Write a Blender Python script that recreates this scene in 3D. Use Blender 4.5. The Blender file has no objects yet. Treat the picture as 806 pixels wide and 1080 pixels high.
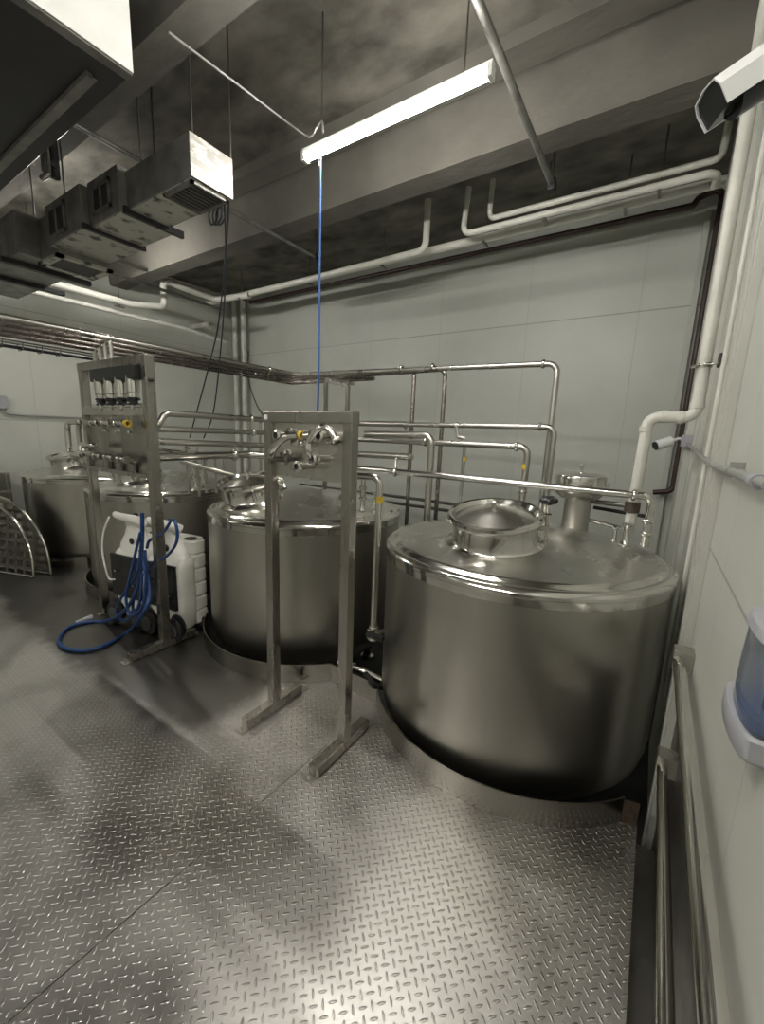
import bpy, bmesh, math, random
from mathutils import Vector, Matrix
random.seed(7)
C = bpy.context.scene.collection
PI = math.pi
# ------------------------------------------------------------------ camera
YAW, PIT, ROL = [math.radians(a) for a in (33.2696, 10.5687, 2.1894)]
FPX, CX, CY, EYE = 431.595, 403.0, 540.0, Vector((0, 0, 1.6))
f_ = Vector((-math.sin(YAW)*math.cos(PIT), math.cos(YAW)*math.cos(PIT), -math.sin(PIT)))
r_ = Vector((math.cos(YAW), math.sin(YAW), 0)); u_ = r_.cross(f_)
R2 = math.cos(ROL)*r_ + math.sin(ROL)*u_
U2 = -math.sin(ROL)*r_ + math.cos(ROL)*u_
cam = bpy.data.cameras.new('camera'); co = bpy.data.objects.new('camera', cam); C.objects.link(co)
cam.sensor_fit = 'HORIZONTAL'; cam.sensor_width = 36; cam.lens = FPX/806*36; cam.clip_start = .02
M3 = Matrix((R2, U2, -f_)).transposed()
co.matrix_world = Matrix.Translation(EYE) @ M3.to_4x4()
bpy.context.scene.camera = co

def at(px, py, X=None, Y=None, Z=None):          # world point seen at a photo point, on a known world plane
    d = f_*FPX + R2*(px-CX) + U2*(CY-py)
    if X is not None: t = (X-EYE.x)/d.x
    elif Y is not None: t = (Y-EYE.y)/d.y
    else: t = (Z-EYE.z)/d.z
    return EYE + d*t

# ------------------------------------------------------------------ materials
def newmat(name):
    m = bpy.data.materials.new(name); m.use_nodes = True
    nt = m.node_tree; b = nt.nodes['Principled BSDF']
    return m, nt, b
def N(nt, t, **k):
    n = nt.nodes.new(t)
    for a, v in k.items(): setattr(n, a, v)
    return n
def noise_mix(nt, b, c1, c2, scale=5, detail=4, stretch=(1, 1, 1), lo=.35, hi=.65, rough=None, bump=0, bscale=None):
    tc = N(nt, 'ShaderNodeTexCoord'); mp = N(nt, 'ShaderNodeMapping'); mp.inputs['Scale'].default_value = stretch
    nt.links.new(tc.outputs['Object'], mp.inputs['Vector'])
    nz = N(nt, 'ShaderNodeTexNoise'); nz.inputs['Scale'].default_value = scale; nz.inputs['Detail'].default_value = detail
    nt.links.new(mp.outputs[0], nz.inputs['Vector'])
    cr = N(nt, 'ShaderNodeValToRGB'); cr.color_ramp.elements[0].position = lo; cr.color_ramp.elements[1].position = hi
    cr.color_ramp.elements[0].color = (*c1, 1); cr.color_ramp.elements[1].color = (*c2, 1)
    nt.links.new(nz.outputs['Fac'], cr.inputs['Fac']); nt.links.new(cr.outputs['Color'], b.inputs['Base Color'])
    if rough:
        mr = N(nt, 'ShaderNodeMapRange'); mr.inputs['To Min'].default_value = rough[0]; mr.inputs['To Max'].default_value = rough[1]
        mr.inputs['From Min'].default_value = .3; mr.inputs['From Max'].default_value = .7
        nt.links.new(nz.outputs['Fac'], mr.inputs['Value']); nt.links.new(mr.outputs[0], b.inputs['Roughness'])
    if bump:
        n2 = N(nt, 'ShaderNodeTexNoise'); n2.inputs['Scale'].default_value = bscale or scale*3; n2.inputs['Detail'].default_value = 3
        nt.links.new(mp.outputs[0], n2.inputs['Vector'])
        bp = N(nt, 'ShaderNodeBump'); bp.inputs['Strength'].default_value = bump; bp.inputs['Distance'].default_value = .01
        nt.links.new(n2.outputs['Fac'], bp.inputs['Height']); nt.links.new(bp.outputs[0], b.inputs['Normal'])
    return nz
def mat(name, c1, c2=None, metal=0, rough=.5, **k):
    m, nt, b = newmat(name)
    b.inputs['Metallic'].default_value = metal; b.inputs['Roughness'].default_value = rough if not isinstance(rough, tuple) else rough[0]
    noise_mix(nt, b, c1, c2 or tuple(x*.93 for x in c1), rough=rough if isinstance(rough, tuple) else None, **k)
    return m
STEEL = (.60, .585, .54)
M = {}
M['steel'] = mat('brushed_steel', STEEL, (.52, .505, .465), 1, (.24, .34), scale=3, stretch=(1, 1, .3))
M['tank'] = mat('tank_shell_steel', (.50, .485, .44), (.43, .415, .375), 1, (.30, .40), scale=4, stretch=(1.2, 1.2, .35))
M['polish'] = mat('polished_steel', (.70, .69, .65), (.62, .61, .57), 1, (.10, .17), scale=6)
M['cone'] = mat('tank_top_steel', (.66, .65, .61), (.58, .57, .53), 1, (.24, .34), scale=3)
M['lid'] = mat('spun_lid_steel', (.74, .72, .67), (.66, .64, .59), 1, (.2, .3), scale=5)
M['frame'] = mat('frame_steel', (.42, .40, .365), (.35, .335, .305), 1, (.22, .32), scale=9, stretch=(1, 1, .2))
M['darksteel'] = mat('weathered_steel', (.27, .26, .24), (.19, .185, .17), 1, (.3, .45), scale=5)
M['black'] = mat('black_rubber', (.012, .012, .013), (.02, .02, .02), 0, .5, scale=20)
M['blackgloss'] = mat('black_plastic', (.01, .01, .012), (.018, .018, .02), 0, .22, scale=20)
M['white_plastic'] = mat('white_plastic', (.80, .79, .74), (.70, .69, .64), 0, .4, scale=6, bump=.05)
M['pvc'] = mat('white_pipe', (.72, .71, .65), (.62, .61, .55), 0, .35, scale=4)
M['cam_white'] = mat('camera_white', (.85, .85, .85), (.8, .8, .8), 0, .3, scale=4)
M['duct'] = mat('galvanised_duct', (.30, .295, .27), (.20, .195, .18), .55, (.4, .6), scale=7)
M['duct_end'] = mat('duct_end_plate', (.80, .78, .72), (.42, .40, .36), .2, .45, scale=14, lo=.40, hi=.52, stretch=(1, 1, 2.5))
M['duct_bottom'] = mat('speckled_duct_underside', (.10, .095, .085), (.55, .54, .48), .3, .5, scale=11, lo=.33, hi=.45)  # pale with dark speckles, paler than the duct sides
M['darkduct'] = mat('dark_duct_skin', (.045, .045, .047), (.03, .03, .031), .3, .5, scale=3)
M['brownpipe'] = mat('dark_brown_pipe', (.055, .032, .026), (.035, .02, .017), .2, .4, scale=8)
M['bundle'] = mat('dull_header_pipe', (.42, .38, .35), (.30, .265, .245), 1, (.2, .32), scale=6)
M['bluehose'] = mat('blue_hose', (.014, .06, .20), (.009, .04, .15), 0, .35, scale=20)
M['bluetape'] = mat('blue_air_line', (.03, .10, .30), (.025, .08, .25), 0, .4, scale=20)
M['yellow'] = mat('yellow_marker', (.78, .56, .06), (.62, .42, .04), 0, .5, scale=30)
M['cable'] = mat('black_cable', (.015, .017, .022), (.02, .022, .03), 0, .5, scale=20)
M['grey_plastic'] = mat('grey_plastic', (.42, .42, .45), (.37, .37, .40), 0, .35, scale=8)
M['greypipe'] = mat('grey_conduit', (.38, .38, .36), (.32, .32, .30), .2, .4, scale=8)
M['label'] = mat('label_white', (.85, .85, .82), (.8, .8, .77), 0, .5, scale=8)
M['curb'] = mat('curb_steel', (.36, .345, .315), (.30, .29, .262), 1, (.16, .24), scale=4)
M['darkgrey'] = mat('dark_grey_plastic', (.10, .10, .095), (.08, .08, .075), 0, .5, scale=8)
M['rust'] = mat('rusty_steel', (.16, .12, .09), (.09, .065, .05), .5, (.5, .7), scale=30)
M['pit'] = mat('pit_concrete', (.05, .05, .047), (.03, .03, .028), 0, .8, scale=5)
M['trim'] = mat('painted_trim', (.54, .54, .49), (.50, .50, .455), 0, .42, scale=3)
M['wood'] = mat('brown_fitting', (.11, .085, .065), (.08, .06, .045), 0, .5, scale=20)

def glass(name, col, rough=.1):
    m, nt, b = newmat(name)
    b.inputs['Base Color'].default_value = (*col, 1); b.inputs['Roughness'].default_value = rough
    b.inputs['Transmission Weight'].default_value = .85; b.inputs['IOR'].default_value = 1.25
    return m
M['blueglass'] = glass('translucent_blue', (.62, .68, .78))
def emit(name, col, s):
    m, nt, b = newmat(name)
    b.inputs['Base Color'].default_value = (.8, .8, .8, 1)
    b.inputs['Emission Color'].default_value = (*col, 1); b.inputs['Emission Strength'].default_value = s
    return m
M['tube'] = emit('light_tube', (1, .975, .91), 31)

# concrete with board marks and stains
def concrete(name, c1, c2, sc=1.3):
    m, nt, b = newmat(name); b.inputs['Roughness'].default_value = .85
    nz = noise_mix(nt, b, c1, c2, scale=sc, detail=8, lo=.30, hi=.70, stretch=(.8, 1.3, 1), bump=.5, bscale=14)
    return m
M['slab'] = concrete('concrete_slab', (.06, .056, .046), (.24, .225, .19), 3.4)
M['stem'] = concrete('concrete_beam', (.095, .088, .074), (.18, .17, .145), 1.6)

# insulated wall panel paint with seams
def wallmat(name, axis, seam_z, vstep, voff, base=(.60, .61, .555)):
    m, nt, b = newmat(name); b.inputs['Roughness'].default_value = .42
    tc = N(nt, 'ShaderNodeNewGeometry'); sp = N(nt, 'ShaderNodeSeparateXYZ'); nt.links.new(tc.outputs['Position'], sp.inputs[0])
    nz = N(nt, 'ShaderNodeTexNoise'); nz.inputs['Scale'].default_value = 1.1; nz.inputs['Detail'].default_value = 5
    nt.links.new(tc.outputs['Position'], nz.inputs['Vector'])
    def math_(op, a, b_=None, c=None):
        n = N(nt, 'ShaderNodeMath', operation=op)
        for i, v in enumerate((a, b_, c)):
            if v is None: continue
            if isinstance(v, (int, float)): n.inputs[i].default_value = v
            else: nt.links.new(v, n.inputs[i])
        return n.outputs[0]
    ax = sp.outputs[axis]
    q = math_('PINGPONG', math_('ADD', ax, voff), vstep/2)
    vs = math_('LESS_THAN', q, .004)
    tot = math_('MULTIPLY', vs, .35)
    for z in seam_z:
        d = math_('ABSOLUTE', math_('SUBTRACT', sp.outputs[2], z))
        tot = math_('MAXIMUM', tot, math_('LESS_THAN', d, .005))
    mx = N(nt, 'ShaderNodeMix', data_type='RGBA'); mx.inputs['A'].default_value = (*base, 1)
    mx.inputs['B'].default_value = (base[0]*.86, base[1]*.86, base[2]*.85, 1)
    mr = N(nt, 'ShaderNodeMapRange'); mr.inputs['From Min'].default_value = .45; mr.inputs['From Max'].default_value = .75
    nt.links.new(nz.outputs['Fac'], mr.inputs['Value']); nt.links.new(mr.outputs[0], mx.inputs['Factor'])
    m2 = N(nt, 'ShaderNodeMix', data_type='RGBA'); m2.inputs['B'].default_value = (base[0]*.62, base[1]*.62, base[2]*.6, 1)
    nt.links.new(mx.outputs['Result'], m2.inputs['A'])
    nt.links.new(tot, m2.inputs['Factor'])
    nt.links.new(m2.outputs['Result'], b.inputs['Base Color'])
    bp = N(nt, 'ShaderNodeBump'); bp.inputs['Strength'].default_value = .6; bp.inputs['Distance'].default_value = .01; bp.invert = True
    nt.links.new(tot, bp.inputs['Height'])
    n2 = N(nt, 'ShaderNodeTexNoise'); n2.inputs['Scale'].default_value = .9; nt.links.new(tc.outputs['Position'], n2.inputs['Vector'])
    b2 = N(nt, 'ShaderNodeBump'); b2.inputs['Strength'].default_value = .25; b2.inputs['Distance'].default_value = .06
    nt.links.new(n2.outputs['Fac'], b2.inputs['Height']); nt.links.new(bp.outputs[0], b2.inputs['Normal'])
    nt.links.new(b2.outputs[0], b.inputs['Normal'])
    return m
M['wall_back'] = wallmat('wall_panel_back', 0, (2.98,), 1.15, .35, (.56, .575, .525))
M['wall_left'] = wallmat('wall_panel_left', 1, (1.62, 3.0), 1.15, .2)
M['wall_right'] = wallmat('wall_panel_right', 1, (1.22,), .62, .28, (.62, .625, .57))

# tread plate
def tread():
    m, nt, b = newmat('diamond_plate')
    b.inputs['Metallic'].default_value = 1
    tc = N(nt, 'ShaderNodeTexCoord'); mp = N(nt, 'ShaderNodeMapping'); S = .0275
    mp.inputs['Rotation'].default_value = (0, 0, math.radians(-45)); mp.inputs['Scale'].default_value = (1/S, 1/S, 1/S)
    nt.links.new(tc.outputs['Object'], mp.inputs['Vector'])
    sp = N(nt, 'ShaderNodeSeparateXYZ'); nt.links.new(mp.outputs[0], sp.inputs[0])
    def mt(op, a, b_=None, c=None):
        n = N(nt, 'ShaderNodeMath', operation=op)
        for i, v in enumerate((a, b_, c)):
            if v is None: continue
            if isinstance(v, (int, float)): n.inputs[i].default_value = v
            else: nt.links.new(v, n.inputs[i])
        return n.outputs[0]
    u, v = sp.outputs[0], sp.outputs[1]
    fu, fv = mt('FLOOR', u), mt('FLOOR', v)
    lu = mt('SUBTRACT', mt('SUBTRACT', u, fu), .5); lv = mt('SUBTRACT', mt('SUBTRACT', v, fv), .5)
    par = mt('PINGPONG', mt('ADD', fu, fv), 1.0)
    inv = mt('SUBTRACT', 1.0, par)
    a = mt('ADD', mt('MULTIPLY', lu, par), mt('MULTIPLY', lv, inv))
    c = mt('ADD', mt('MULTIPLY', lv, par), mt('MULTIPLY', lu, inv))
    a2 = mt('POWER', mt('ABSOLUTE', mt('DIVIDE', a, .47)), 2.0); c2 = mt('POWER', mt('ABSOLUTE', mt('DIVIDE', c, .135)), 2.0)
    r = mt('ADD', a2, c2)
    h = mt('SMOOTH_MAX', mt('SUBTRACT', 1.0, r), 0.0, .15)
    h = mt('MINIMUM', h, .8)
    sw = N(nt, 'ShaderNodeSeparateXYZ'); nt.links.new(tc.outputs['Object'], sw.inputs[0])
    nw = N(nt, 'ShaderNodeTexNoise'); nw.inputs['Scale'].default_value = 3.0; nw.inputs['Detail'].default_value = 5
    nt.links.new(tc.outputs['Object'], nw.inputs['Vector'])
    wob = mt('MULTIPLY', mt('SUBTRACT', nw.outputs['Fac'], .5), .5)
    def ramp(v, a0, a1):
        n = N(nt, 'ShaderNodeMapRange', interpolation_type='SMOOTHSTEP'); n.inputs['From Min'].default_value = a0; n.inputs['From Max'].default_value = a1
        nt.links.new(v, n.inputs['Value']); return n.outputs[0]
    smooth_dark = mt('MULTIPLY', ramp(mt('ADD', sw.outputs[1], wob), .92, 1.08), ramp(mt('SUBTRACT', wob, sw.outputs[0]), 1.72, 1.95))   # smoother plate with a darker base colour round the carts
    h = mt('MULTIPLY', h, mt('SUBTRACT', 1.0, mt('MULTIPLY', smooth_dark, .93)))
    bp = N(nt, 'ShaderNodeBump'); bp.inputs['Strength'].default_value = 1; bp.inputs['Distance'].default_value = .0020
    nt.links.new(h, bp.inputs['Height'])
    nz = N(nt, 'ShaderNodeTexNoise'); nz.inputs['Scale'].default_value = 1.1; nz.inputs['Detail'].default_value = 4
    nt.links.new(tc.outputs['Object'], nz.inputs['Vector'])
    bw = N(nt, 'ShaderNodeBump'); bw.inputs['Strength'].default_value = .35; bw.inputs['Distance'].default_value = .03
    nt.links.new(nz.outputs['Fac'], bw.inputs['Height']); nt.links.new(bw.outputs[0], bp.inputs['Normal'])
    nt.links.new(bp.outputs[0], b.inputs['Normal'])
    n3 = N(nt, 'ShaderNodeTexNoise'); n3.inputs['Scale'].default_value = 2.6; n3.inputs['Detail'].default_value = 6
    nt.links.new(tc.outputs['Object'], n3.inputs['Vector'])
    cr = N(nt, 'ShaderNodeValToRGB'); cr.color_ramp.elements[0].position = .28; cr.color_ramp.elements[1].position = .55
    cr.color_ramp.elements[0].color = (.40, .385, .36, 1); cr.color_ramp.elements[1].color = (.60, .58, .55, 1)
    nt.links.new(n3.outputs['Fac'], cr.inputs['Fac'])
    gm = N(nt, 'ShaderNodeMix', data_type='RGBA'); gm.inputs['B'].default_value = (.20, .19, .175, 1)
    nt.links.new(cr.outputs['Color'], gm.inputs['A']); nt.links.new(smooth_dark, gm.inputs['Factor']); nt.links.new(gm.outputs['Result'], b.inputs['Base Color'])
    mr = N(nt, 'ShaderNodeMapRange'); mr.inputs['From Min'].default_value = .3; mr.inputs['From Max'].default_value = .7
    mr.inputs['To Min'].default_value = .30; mr.inputs['To Max'].default_value = .46
    nt.links.new(n3.outputs['Fac'], mr.inputs['Value']); nt.links.new(mr.outputs[0], b.inputs['Roughness'])
    return m
M['tread'] = tread()

# ------------------------------------------------------------------ mesh builder
def wloc(o):
    v = Vector((0, 0, 0))
    while o is not None: v += o.location; o = o.parent
    return v
def ortho(d):
    d = d.normalized(); a = Vector((0, 0, 1)) if abs(d.z) < .9 else Vector((1, 0, 0))
    x = a.cross(d).normalized(); return x, d.cross(x).normalized()
def fillet(pts, rad, n=7):
    pts = [Vector(p) for p in pts]; out = [pts[0]]
    for i in range(1, len(pts)-1):
        a, b, c = pts[i-1], pts[i], pts[i+1]
        d1, d2 = (a-b), (c-b); l1, l2 = d1.length, d2.length
        if l1 < 1e-6 or l2 < 1e-6: continue
        d1.normalize(); d2.normalize(); ang = d1.angle(d2)
        if ang > PI-.05: out.append(b); continue
        t = min(rad/math.tan(ang/2), l1*.49, l2*.49); rr = t*math.tan(ang/2)
        bis = (d1+d2).normalized(); cen = b + bis*(rr/math.sin(ang/2))
        s, e = b+d1*t-cen, b+d2*t-cen
        tot = s.angle(e); axn = s.cross(e).normalized()
        for k in range(n+1): out.append(cen + Matrix.Rotation(tot*k/n, 3, axn) @ s)
    out.append(pts[-1]); return out
def smooth_path(pts, n=6):
    P = [Vector(p) for p in pts]; P = [P[0]*2-P[1]] + P + [P[-1]*2-P[-2]]; out = []
    for i in range(1, len(P)-2):
        a, b, c, d = P[i-1:i+3]
        for k in range(n):
            t = k/n
            out.append(.5*((2*b)+(c-a)*t+(2*a-5*b+4*c-d)*t*t+(3*b-a-3*c+d)*t**3))
    out.append(P[-2]); return out
class MB:
    def __init__(s): s.v = []; s.f = []; s.sm = []
    def add(s, vs, fs, smooth=False):
        o = len(s.v); s.v += [Vector(v) for v in vs]
        for f in fs: s.f.append([i+o for i in f]); s.sm.append(smooth)
        return s
    def box(s, a, b, bev=0, m=None):
        a, b = Vector(a), Vector(b); lo = Vector(map(min, a, b)); hi = Vector(map(max, a, b))
        bm = bmesh.new(); bmesh.ops.create_cube(bm, size=1)
        for v in bm.verts: v.co = Vector([(lo[i]+hi[i])/2 + v.co[i]*(hi[i]-lo[i]) for i in range(3)])
        if bev: bmesh.ops.bevel(bm, geom=bm.edges[:], offset=bev, segments=2, affect='EDGES', profile=.7)
        if m: bm.transform(m)
        bm.verts.index_update(); s.add([v.co.copy() for v in bm.verts], [[v.index for v in f.verts] for f in bm.faces], False); bm.free(); return s
    def bar(s, p, q, w, h, bev=0, up=None):          # rectangular bar between points
        p, q = Vector(p), Vector(q); d = q-p; L = d.length; z = d.normalized()
        if up is None: x, y = ortho(z)
        else: y = Vector(up); x = y.cross(z).normalized(); y = z.cross(x)
        m = Matrix((x, y, z)).transposed().to_4x4(); m.translation = (p+q)/2
        return s.box((-w/2, -h/2, -L/2), (w/2, h/2, L/2), bev, m)
    def tube(s, pts, r, seg=14, caps=True, radii=None):
        pts = [Vector(p) for p in pts]; n = len(pts); rings = []
        t0 = (pts[1]-pts[0]).normalized(); x, y = ortho(t0); prev = t0
        for i, p in enumerate(pts):
            t = ((pts[min(i+1, n-1)]-pts[i]).normalized() + (pts[i]-pts[max(i-1, 0)]).normalized())
            t = t.normalized() if t.length > 1e-6 else prev
            q = prev.rotation_difference(t); x = q @ x; y = q @ y; prev = t
            rr = radii[i] if radii else r
            rings.append([p + (x*math.cos(2*PI*k/seg)+y*math.sin(2*PI*k/seg))*rr for k in range(seg)])
        vs = [v for g in rings for v in g]; fs = []
        for i in range(n-1):
            for k in range(seg): fs.append([i*seg+k, i*seg+(k+1) % seg, (i+1)*seg+(k+1) % seg, (i+1)*seg+k])
        s.add(vs, fs, True)
        if caps: s.add(rings[0], [list(range(seg))[::-1]]); s.add(rings[-1], [list(range(seg))])
        return s
    def lathe(s, prof, c=(0, 0, 0), axis=(0, 0, 1), seg=48, split=True):
        c = Vector(c); ax = Vector(axis).normalized()
        if abs(ax.z-1) < 1e-6: x, y = Vector((1, 0, 0)), Vector((0, 1, 0))
        else: x, y = ortho(ax)
        vs = []; idx = []
        for r, z in prof:
            if r < 1e-6: idx.append([len(vs)]*seg); vs.append(c+ax*z)
            else:
                idx.append(list(range(len(vs), len(vs)+seg)))
                vs += [c + ax*z + (x*math.cos(2*PI*k/seg)+y*math.sin(2*PI*k/seg))*r for k in range(seg)]
        fs = []
        for i in range(len(prof)-1):
            for k in range(seg):
                q = [idx[i][k], idx[i][(k+1) % seg], idx[i+1][(k+1) % seg], idx[i+1][k]]
                q2 = []
                for j in q:
                    if j not in q2: q2.append(j)
                if len(q2) > 2: fs.append(q2)
        return s.add(vs, fs, True)
    def sphere(s, c, r, sc=(1, 1, 1), seg=16):
        prof = [(math.sin(PI*i/10), -math.cos(PI*i/10)) for i in range(11)]
        o = len(s.v); s.lathe(prof, seg=seg)
        for i in range(o, len(s.v)): v = s.v[i]; s.v[i] = Vector((v.x*sc[0]*r, v.y*sc[1]*r, v.z*sc[2]*r)) + Vector(c)
        return s
    def prism(s, poly, ext, smooth=False):               # closed outline extruded by a vector
        n = len(poly); ext = Vector(ext); P = [Vector(p) for p in poly]
        return s.add(P+[p+ext for p in P], [list(range(n))[::-1], list(range(n, 2*n))] + [[i, (i+1) % n, n+(i+1) % n, n+i] for i in range(n)], smooth)
    def xf(s, m, frm=0):
        for i in range(frm, len(s.v)): s.v[i] = m @ s.v[i]
        return s
    def build(s, name, material, parent=None, local=False, label=None, sharp=38):
        me = bpy.data.meshes.new(name); off = Vector((0, 0, 0)) if local or parent is None else wloc(parent)
        me.from_pydata([tuple(v-off) for v in s.v], [], s.f); me.update()
        bm = bmesh.new(); bm.from_mesh(me); bmesh.ops.recalc_face_normals(bm, faces=bm.faces[:])
        for i, fc in enumerate(bm.faces): fc.smooth = s.sm[i]
        for e in bm.edges:
            if len(e.link_faces) == 2 and e.calc_face_angle(0) > math.radians(sharp): e.smooth = False
        bm.to_mesh(me); bm.free()
        me.materials.append(M[material] if isinstance(material, str) else material)
        o = bpy.data.objects.new(name, me); C.objects.link(o)
        if parent is not None: o.parent = parent
        if label: o['label'] = label
        return o
def tag(o, label, cat, group=None):
    o['label'] = label; o['category'] = cat
    if group: o['group'] = group
    return o
def thing(name, label, cat, loc, rz=0, group=None):
    o = bpy.data.objects.new(name, None); C.objects.link(o); o.location = loc; o.rotation_euler = (0, 0, rz)
    o.empty_display_size = .1
    return tag(o, label, cat, group)
def struct(name, mb, m):
    o = mb.build(name, m); o['kind'] = 'structure'; return o
def dup(root, loc, rz, label):
    r = root.copy(); C.objects.link(r); r.location = loc; r.rotation_euler = (0, 0, rz); r['label'] = label
    for ch in list(root.children):
        c = ch.copy(); C.objects.link(c); c.parent = r
        for g in ch.children:
            d = g.copy(); C.objects.link(d); d.parent = c
    return r
CL = [(1, -.55), (1.32, -.55), (1.55, -.25), (1.55, .25), (1.32, .55), (1, .55)]
def clamp_mb(mb, p, d, r):
    mb.lathe([(a*r, b*r*1.0) for a, b in CL], p, d, 20)
    x, y = ortho(Vector(d)); p = Vector(p)
    mb.box((-.35*r, -.3*r, 0), (.35*r, .3*r, .9*r), 0, Matrix.Translation(p+x*r*1.4) @ Matrix((y, Vector(d).normalized(), x)).transposed().to_4x4())
    mb.tube([p+x*r*2.1-y*r*.7, p+x*r*2.1+y*r*.7], r*.16, 6)
    return mb

# ================================================================== SETTING
XR, XL, YB, YF, ZC, ZP = .22, -6.95, 5.3, -3.2, 4.0, -.40
struct('wall_right', MB().box((XR, YF, ZP), (XR+.15, YB, ZC)), 'wall_right')
struct('wall_left', MB().box((XL-.15, YF, ZP), (XL, YB, ZC)), 'wall_left')
struct('wall_back', MB().box((XL-.15, YB, ZP), (XR+.15, YB+.15, ZC)), 'wall_back')
struct('wall_front', MB().box((XL-.15, YF-.15, ZP), (XR+.15, YF, ZC)), 'wall_left')
struct('ceiling', MB().box((XL-.15, YF-.15, ZC), (XR+.15, YB+.15, ZC+.15)), 'slab')
# double-tee stems and panel joints run along X
def stem(n, y0, y1, zb, taper=.04):
    mb = MB(); mb.prism([(XL, y0-taper, ZC), (XL, y0, zb), (XL, y1, zb), (XL, y1+taper, ZC)], (XR-XL, 0, 0)); return struct(n, mb, 'stem')
stem('trim_1', 3.14, 3.36, 3.60)
stem('trim_2', 1.42, 1.60, 3.62)
stem('trim_3', -.45, -.25, 3.60)
stem('trim_4', -2.3, -2.1, 3.60)
struct('trim_5', MB().prism([(XL, 2.82, ZC), (XL, 2.86, ZC-.05), (XL, 3.06, ZC-.05), (XL, 3.10, ZC)], (XR-XL, 0, 0)), 'stem')
# deck of tread plate, its edge follows the round wells of the tanks
TANKS = [((-.60, 2.37), .765, (-.558, 2.36), .82), ((-2.36, 2.46), .77, (-2.26, 2.43), .86), ((-4.24, 2.38), .77, (-4.22, 2.38), .83), ((-5.92, 2.38), .77, (-5.92, 2.38), .83)]
def arc(c, r, x0, x1, y_join):
    dy = c[1]-y_join; h = math.sqrt(max(r*r-dy*dy, 0)); a0 = math.atan2(-dy, h); a1 = math.atan2(-dy, -h)
    if x0 is not None: a0 = -math.acos((x0-c[0])/r)
    if a1 > a0: a1 -= 2*PI
    return [(c[0]+r*math.cos(a0+(a1-a0)*k/40), c[1]+r*math.sin(a0+(a1-a0)*k/40)) for k in range(41)]
edge = []
for i, (c, r, cc, cr) in enumerate(TANKS):
    edge += arc(cc, cr, .085 if i == 0 else None, None, 1.88 if i < 2 else 1.9)
edge += [(XL+.001, 1.9)]
front = [(.141, YF), (.141, edge[0][1]+.02)] + edge + [(XL+.001, YF)]
bm = bmesh.new(); vs = [bm.verts.new((x, y, 0)) for x, y in front]; fa = bm.faces.new(vs)
bmesh.ops.triangulate(bm, faces=[fa]); ext = bmesh.ops.extrude_face_region(bm, geom=bm.faces[:])
for g in ext['geom']:
    if isinstance(g, bmesh.types.BMVert): g.co.z = -.012
bmesh.ops.recalc_face_normals(bm, faces=bm.faces[:])
me = bpy.data.meshes.new('floor'); bm.to_mesh(me); bm.free(); me.materials.append(M['tread'])
fl = bpy.data.objects.new('floor', me); C.objects.link(fl); fl['kind'] = 'structure'
struct('floor.001', MB().box((XL, YF, ZP-.1), (XR, YB, ZP)), 'pit')
# curb band
cb = MB(); eo = edge; n = len(eo); V = []
for i, (x, y) in enumerate(eo):
    a = Vector(eo[max(i-1, 0)]); b = Vector(eo[min(i+1, n-1)]); t = (b-a).normalized(); nn = Vector((t.y, -t.x))*.008
    V += [(x, y, -.35), (x, y, .12), (x+nn.x, y+nn.y, .12), (x+nn.x, y+nn.y, -.35)]
F = []
for i in range(n-1):
    for k in range(4): F.append([i*4+k, i*4+(k+1) % 4, (i+1)*4+(k+1) % 4, (i+1)*4+k])
cb.add(V, F, True)
ck = thing('deck_curb', 'low stainless kick plate curving around the feet of all tanks at the deck edge', 'curb', (0, 1.9, 0))
cb.build('curb_band', 'curb', ck)
e0 = edge[0]
MB().bar((e0[0]-.004, e0[1]-.004, .055), (.138, e0[1]+.012, .055), .11, .006, 0, up=(0, 1, 0)).build('end_plate', 'rust', ck, label='dull rust stained end plate')
# weld seam across the deck plates
sm = MB(); a = at(8, 1079, Z=.0); b = at(345, 786, Z=.0)
sm.bar(a+Vector((0, 0, .0005)), b+Vector((0, 0, .0005)), .004, .002)
struct('trim_6', sm, 'frame')
# right wall: stainless skirting below rails, vertical trim strips
struct('baseboard_right', MB().box((XR-.008, YF, ZP), (XR, 1.95, .56)), 'darksteel')
struct('baseboard_right.001', MB().box((.143, YF, -.09), (XR-.008, 1.84, -.06)), 'darksteel')
for i, (y0, y1, d) in enumerate([(4.6, 4.75, .02), (3.95, 4.35, .05), (3.45, 3.52, .03), (3.12, 3.19, .03), (2.62, 2.66, .02), (2.28, 2.30, .02)]):
    struct('trim_%d' % (7+i), MB().box((XR-d, y0, .35 if i > 3 else ZP), (XR, y1, ZC), .004), 'trim')
struct('trim_14', MB().box((.085, YB-.07, ZP), (.135, YB, ZC-.2), .004), 'trim')
struct('trim_13', MB().box((XR-.030, 1.98, -.3), (XR, 2.06, ZC), .004).box((XR-.04, 2.00, -.3), (XR-.028, 2.03, ZC), .003), 'trim')

# ================================================================== PIPES
def pipe(name, label, pts, r, m, cat='pipe', fil=None, clamps=(), bands=(), group=None, seg=16, fname='clamp'):
    pts = [Vector(p) for p in pts]
    root = thing(name, label, cat, pts[0], 0, group)
    path = fillet(pts, fil if fil else r*2.2) if len(pts) > 2 else pts
    MB().tube(path, r, seg).build('pipe_run', m, root)
    for p, d in clamps: clamp_mb(MB(), p, Vector(d), r).build(fname, 'polish', root)
    for p, d in bands:
        MB().lathe([(r*1.01, -.018), (r*1.06, -.018), (r*1.06, .018), (r*1.01, .018)], p, d, 20).build('marker_band', 'yellow', root, label='yellow marker band')
    return root
X_, Y_, Z_ = Vector((1, 0, 0)), Vector((0, 1, 0)), Vector((0, 0, 1))
GB = 'stainless header pipes running past the panel stand and along the tanks'
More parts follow.
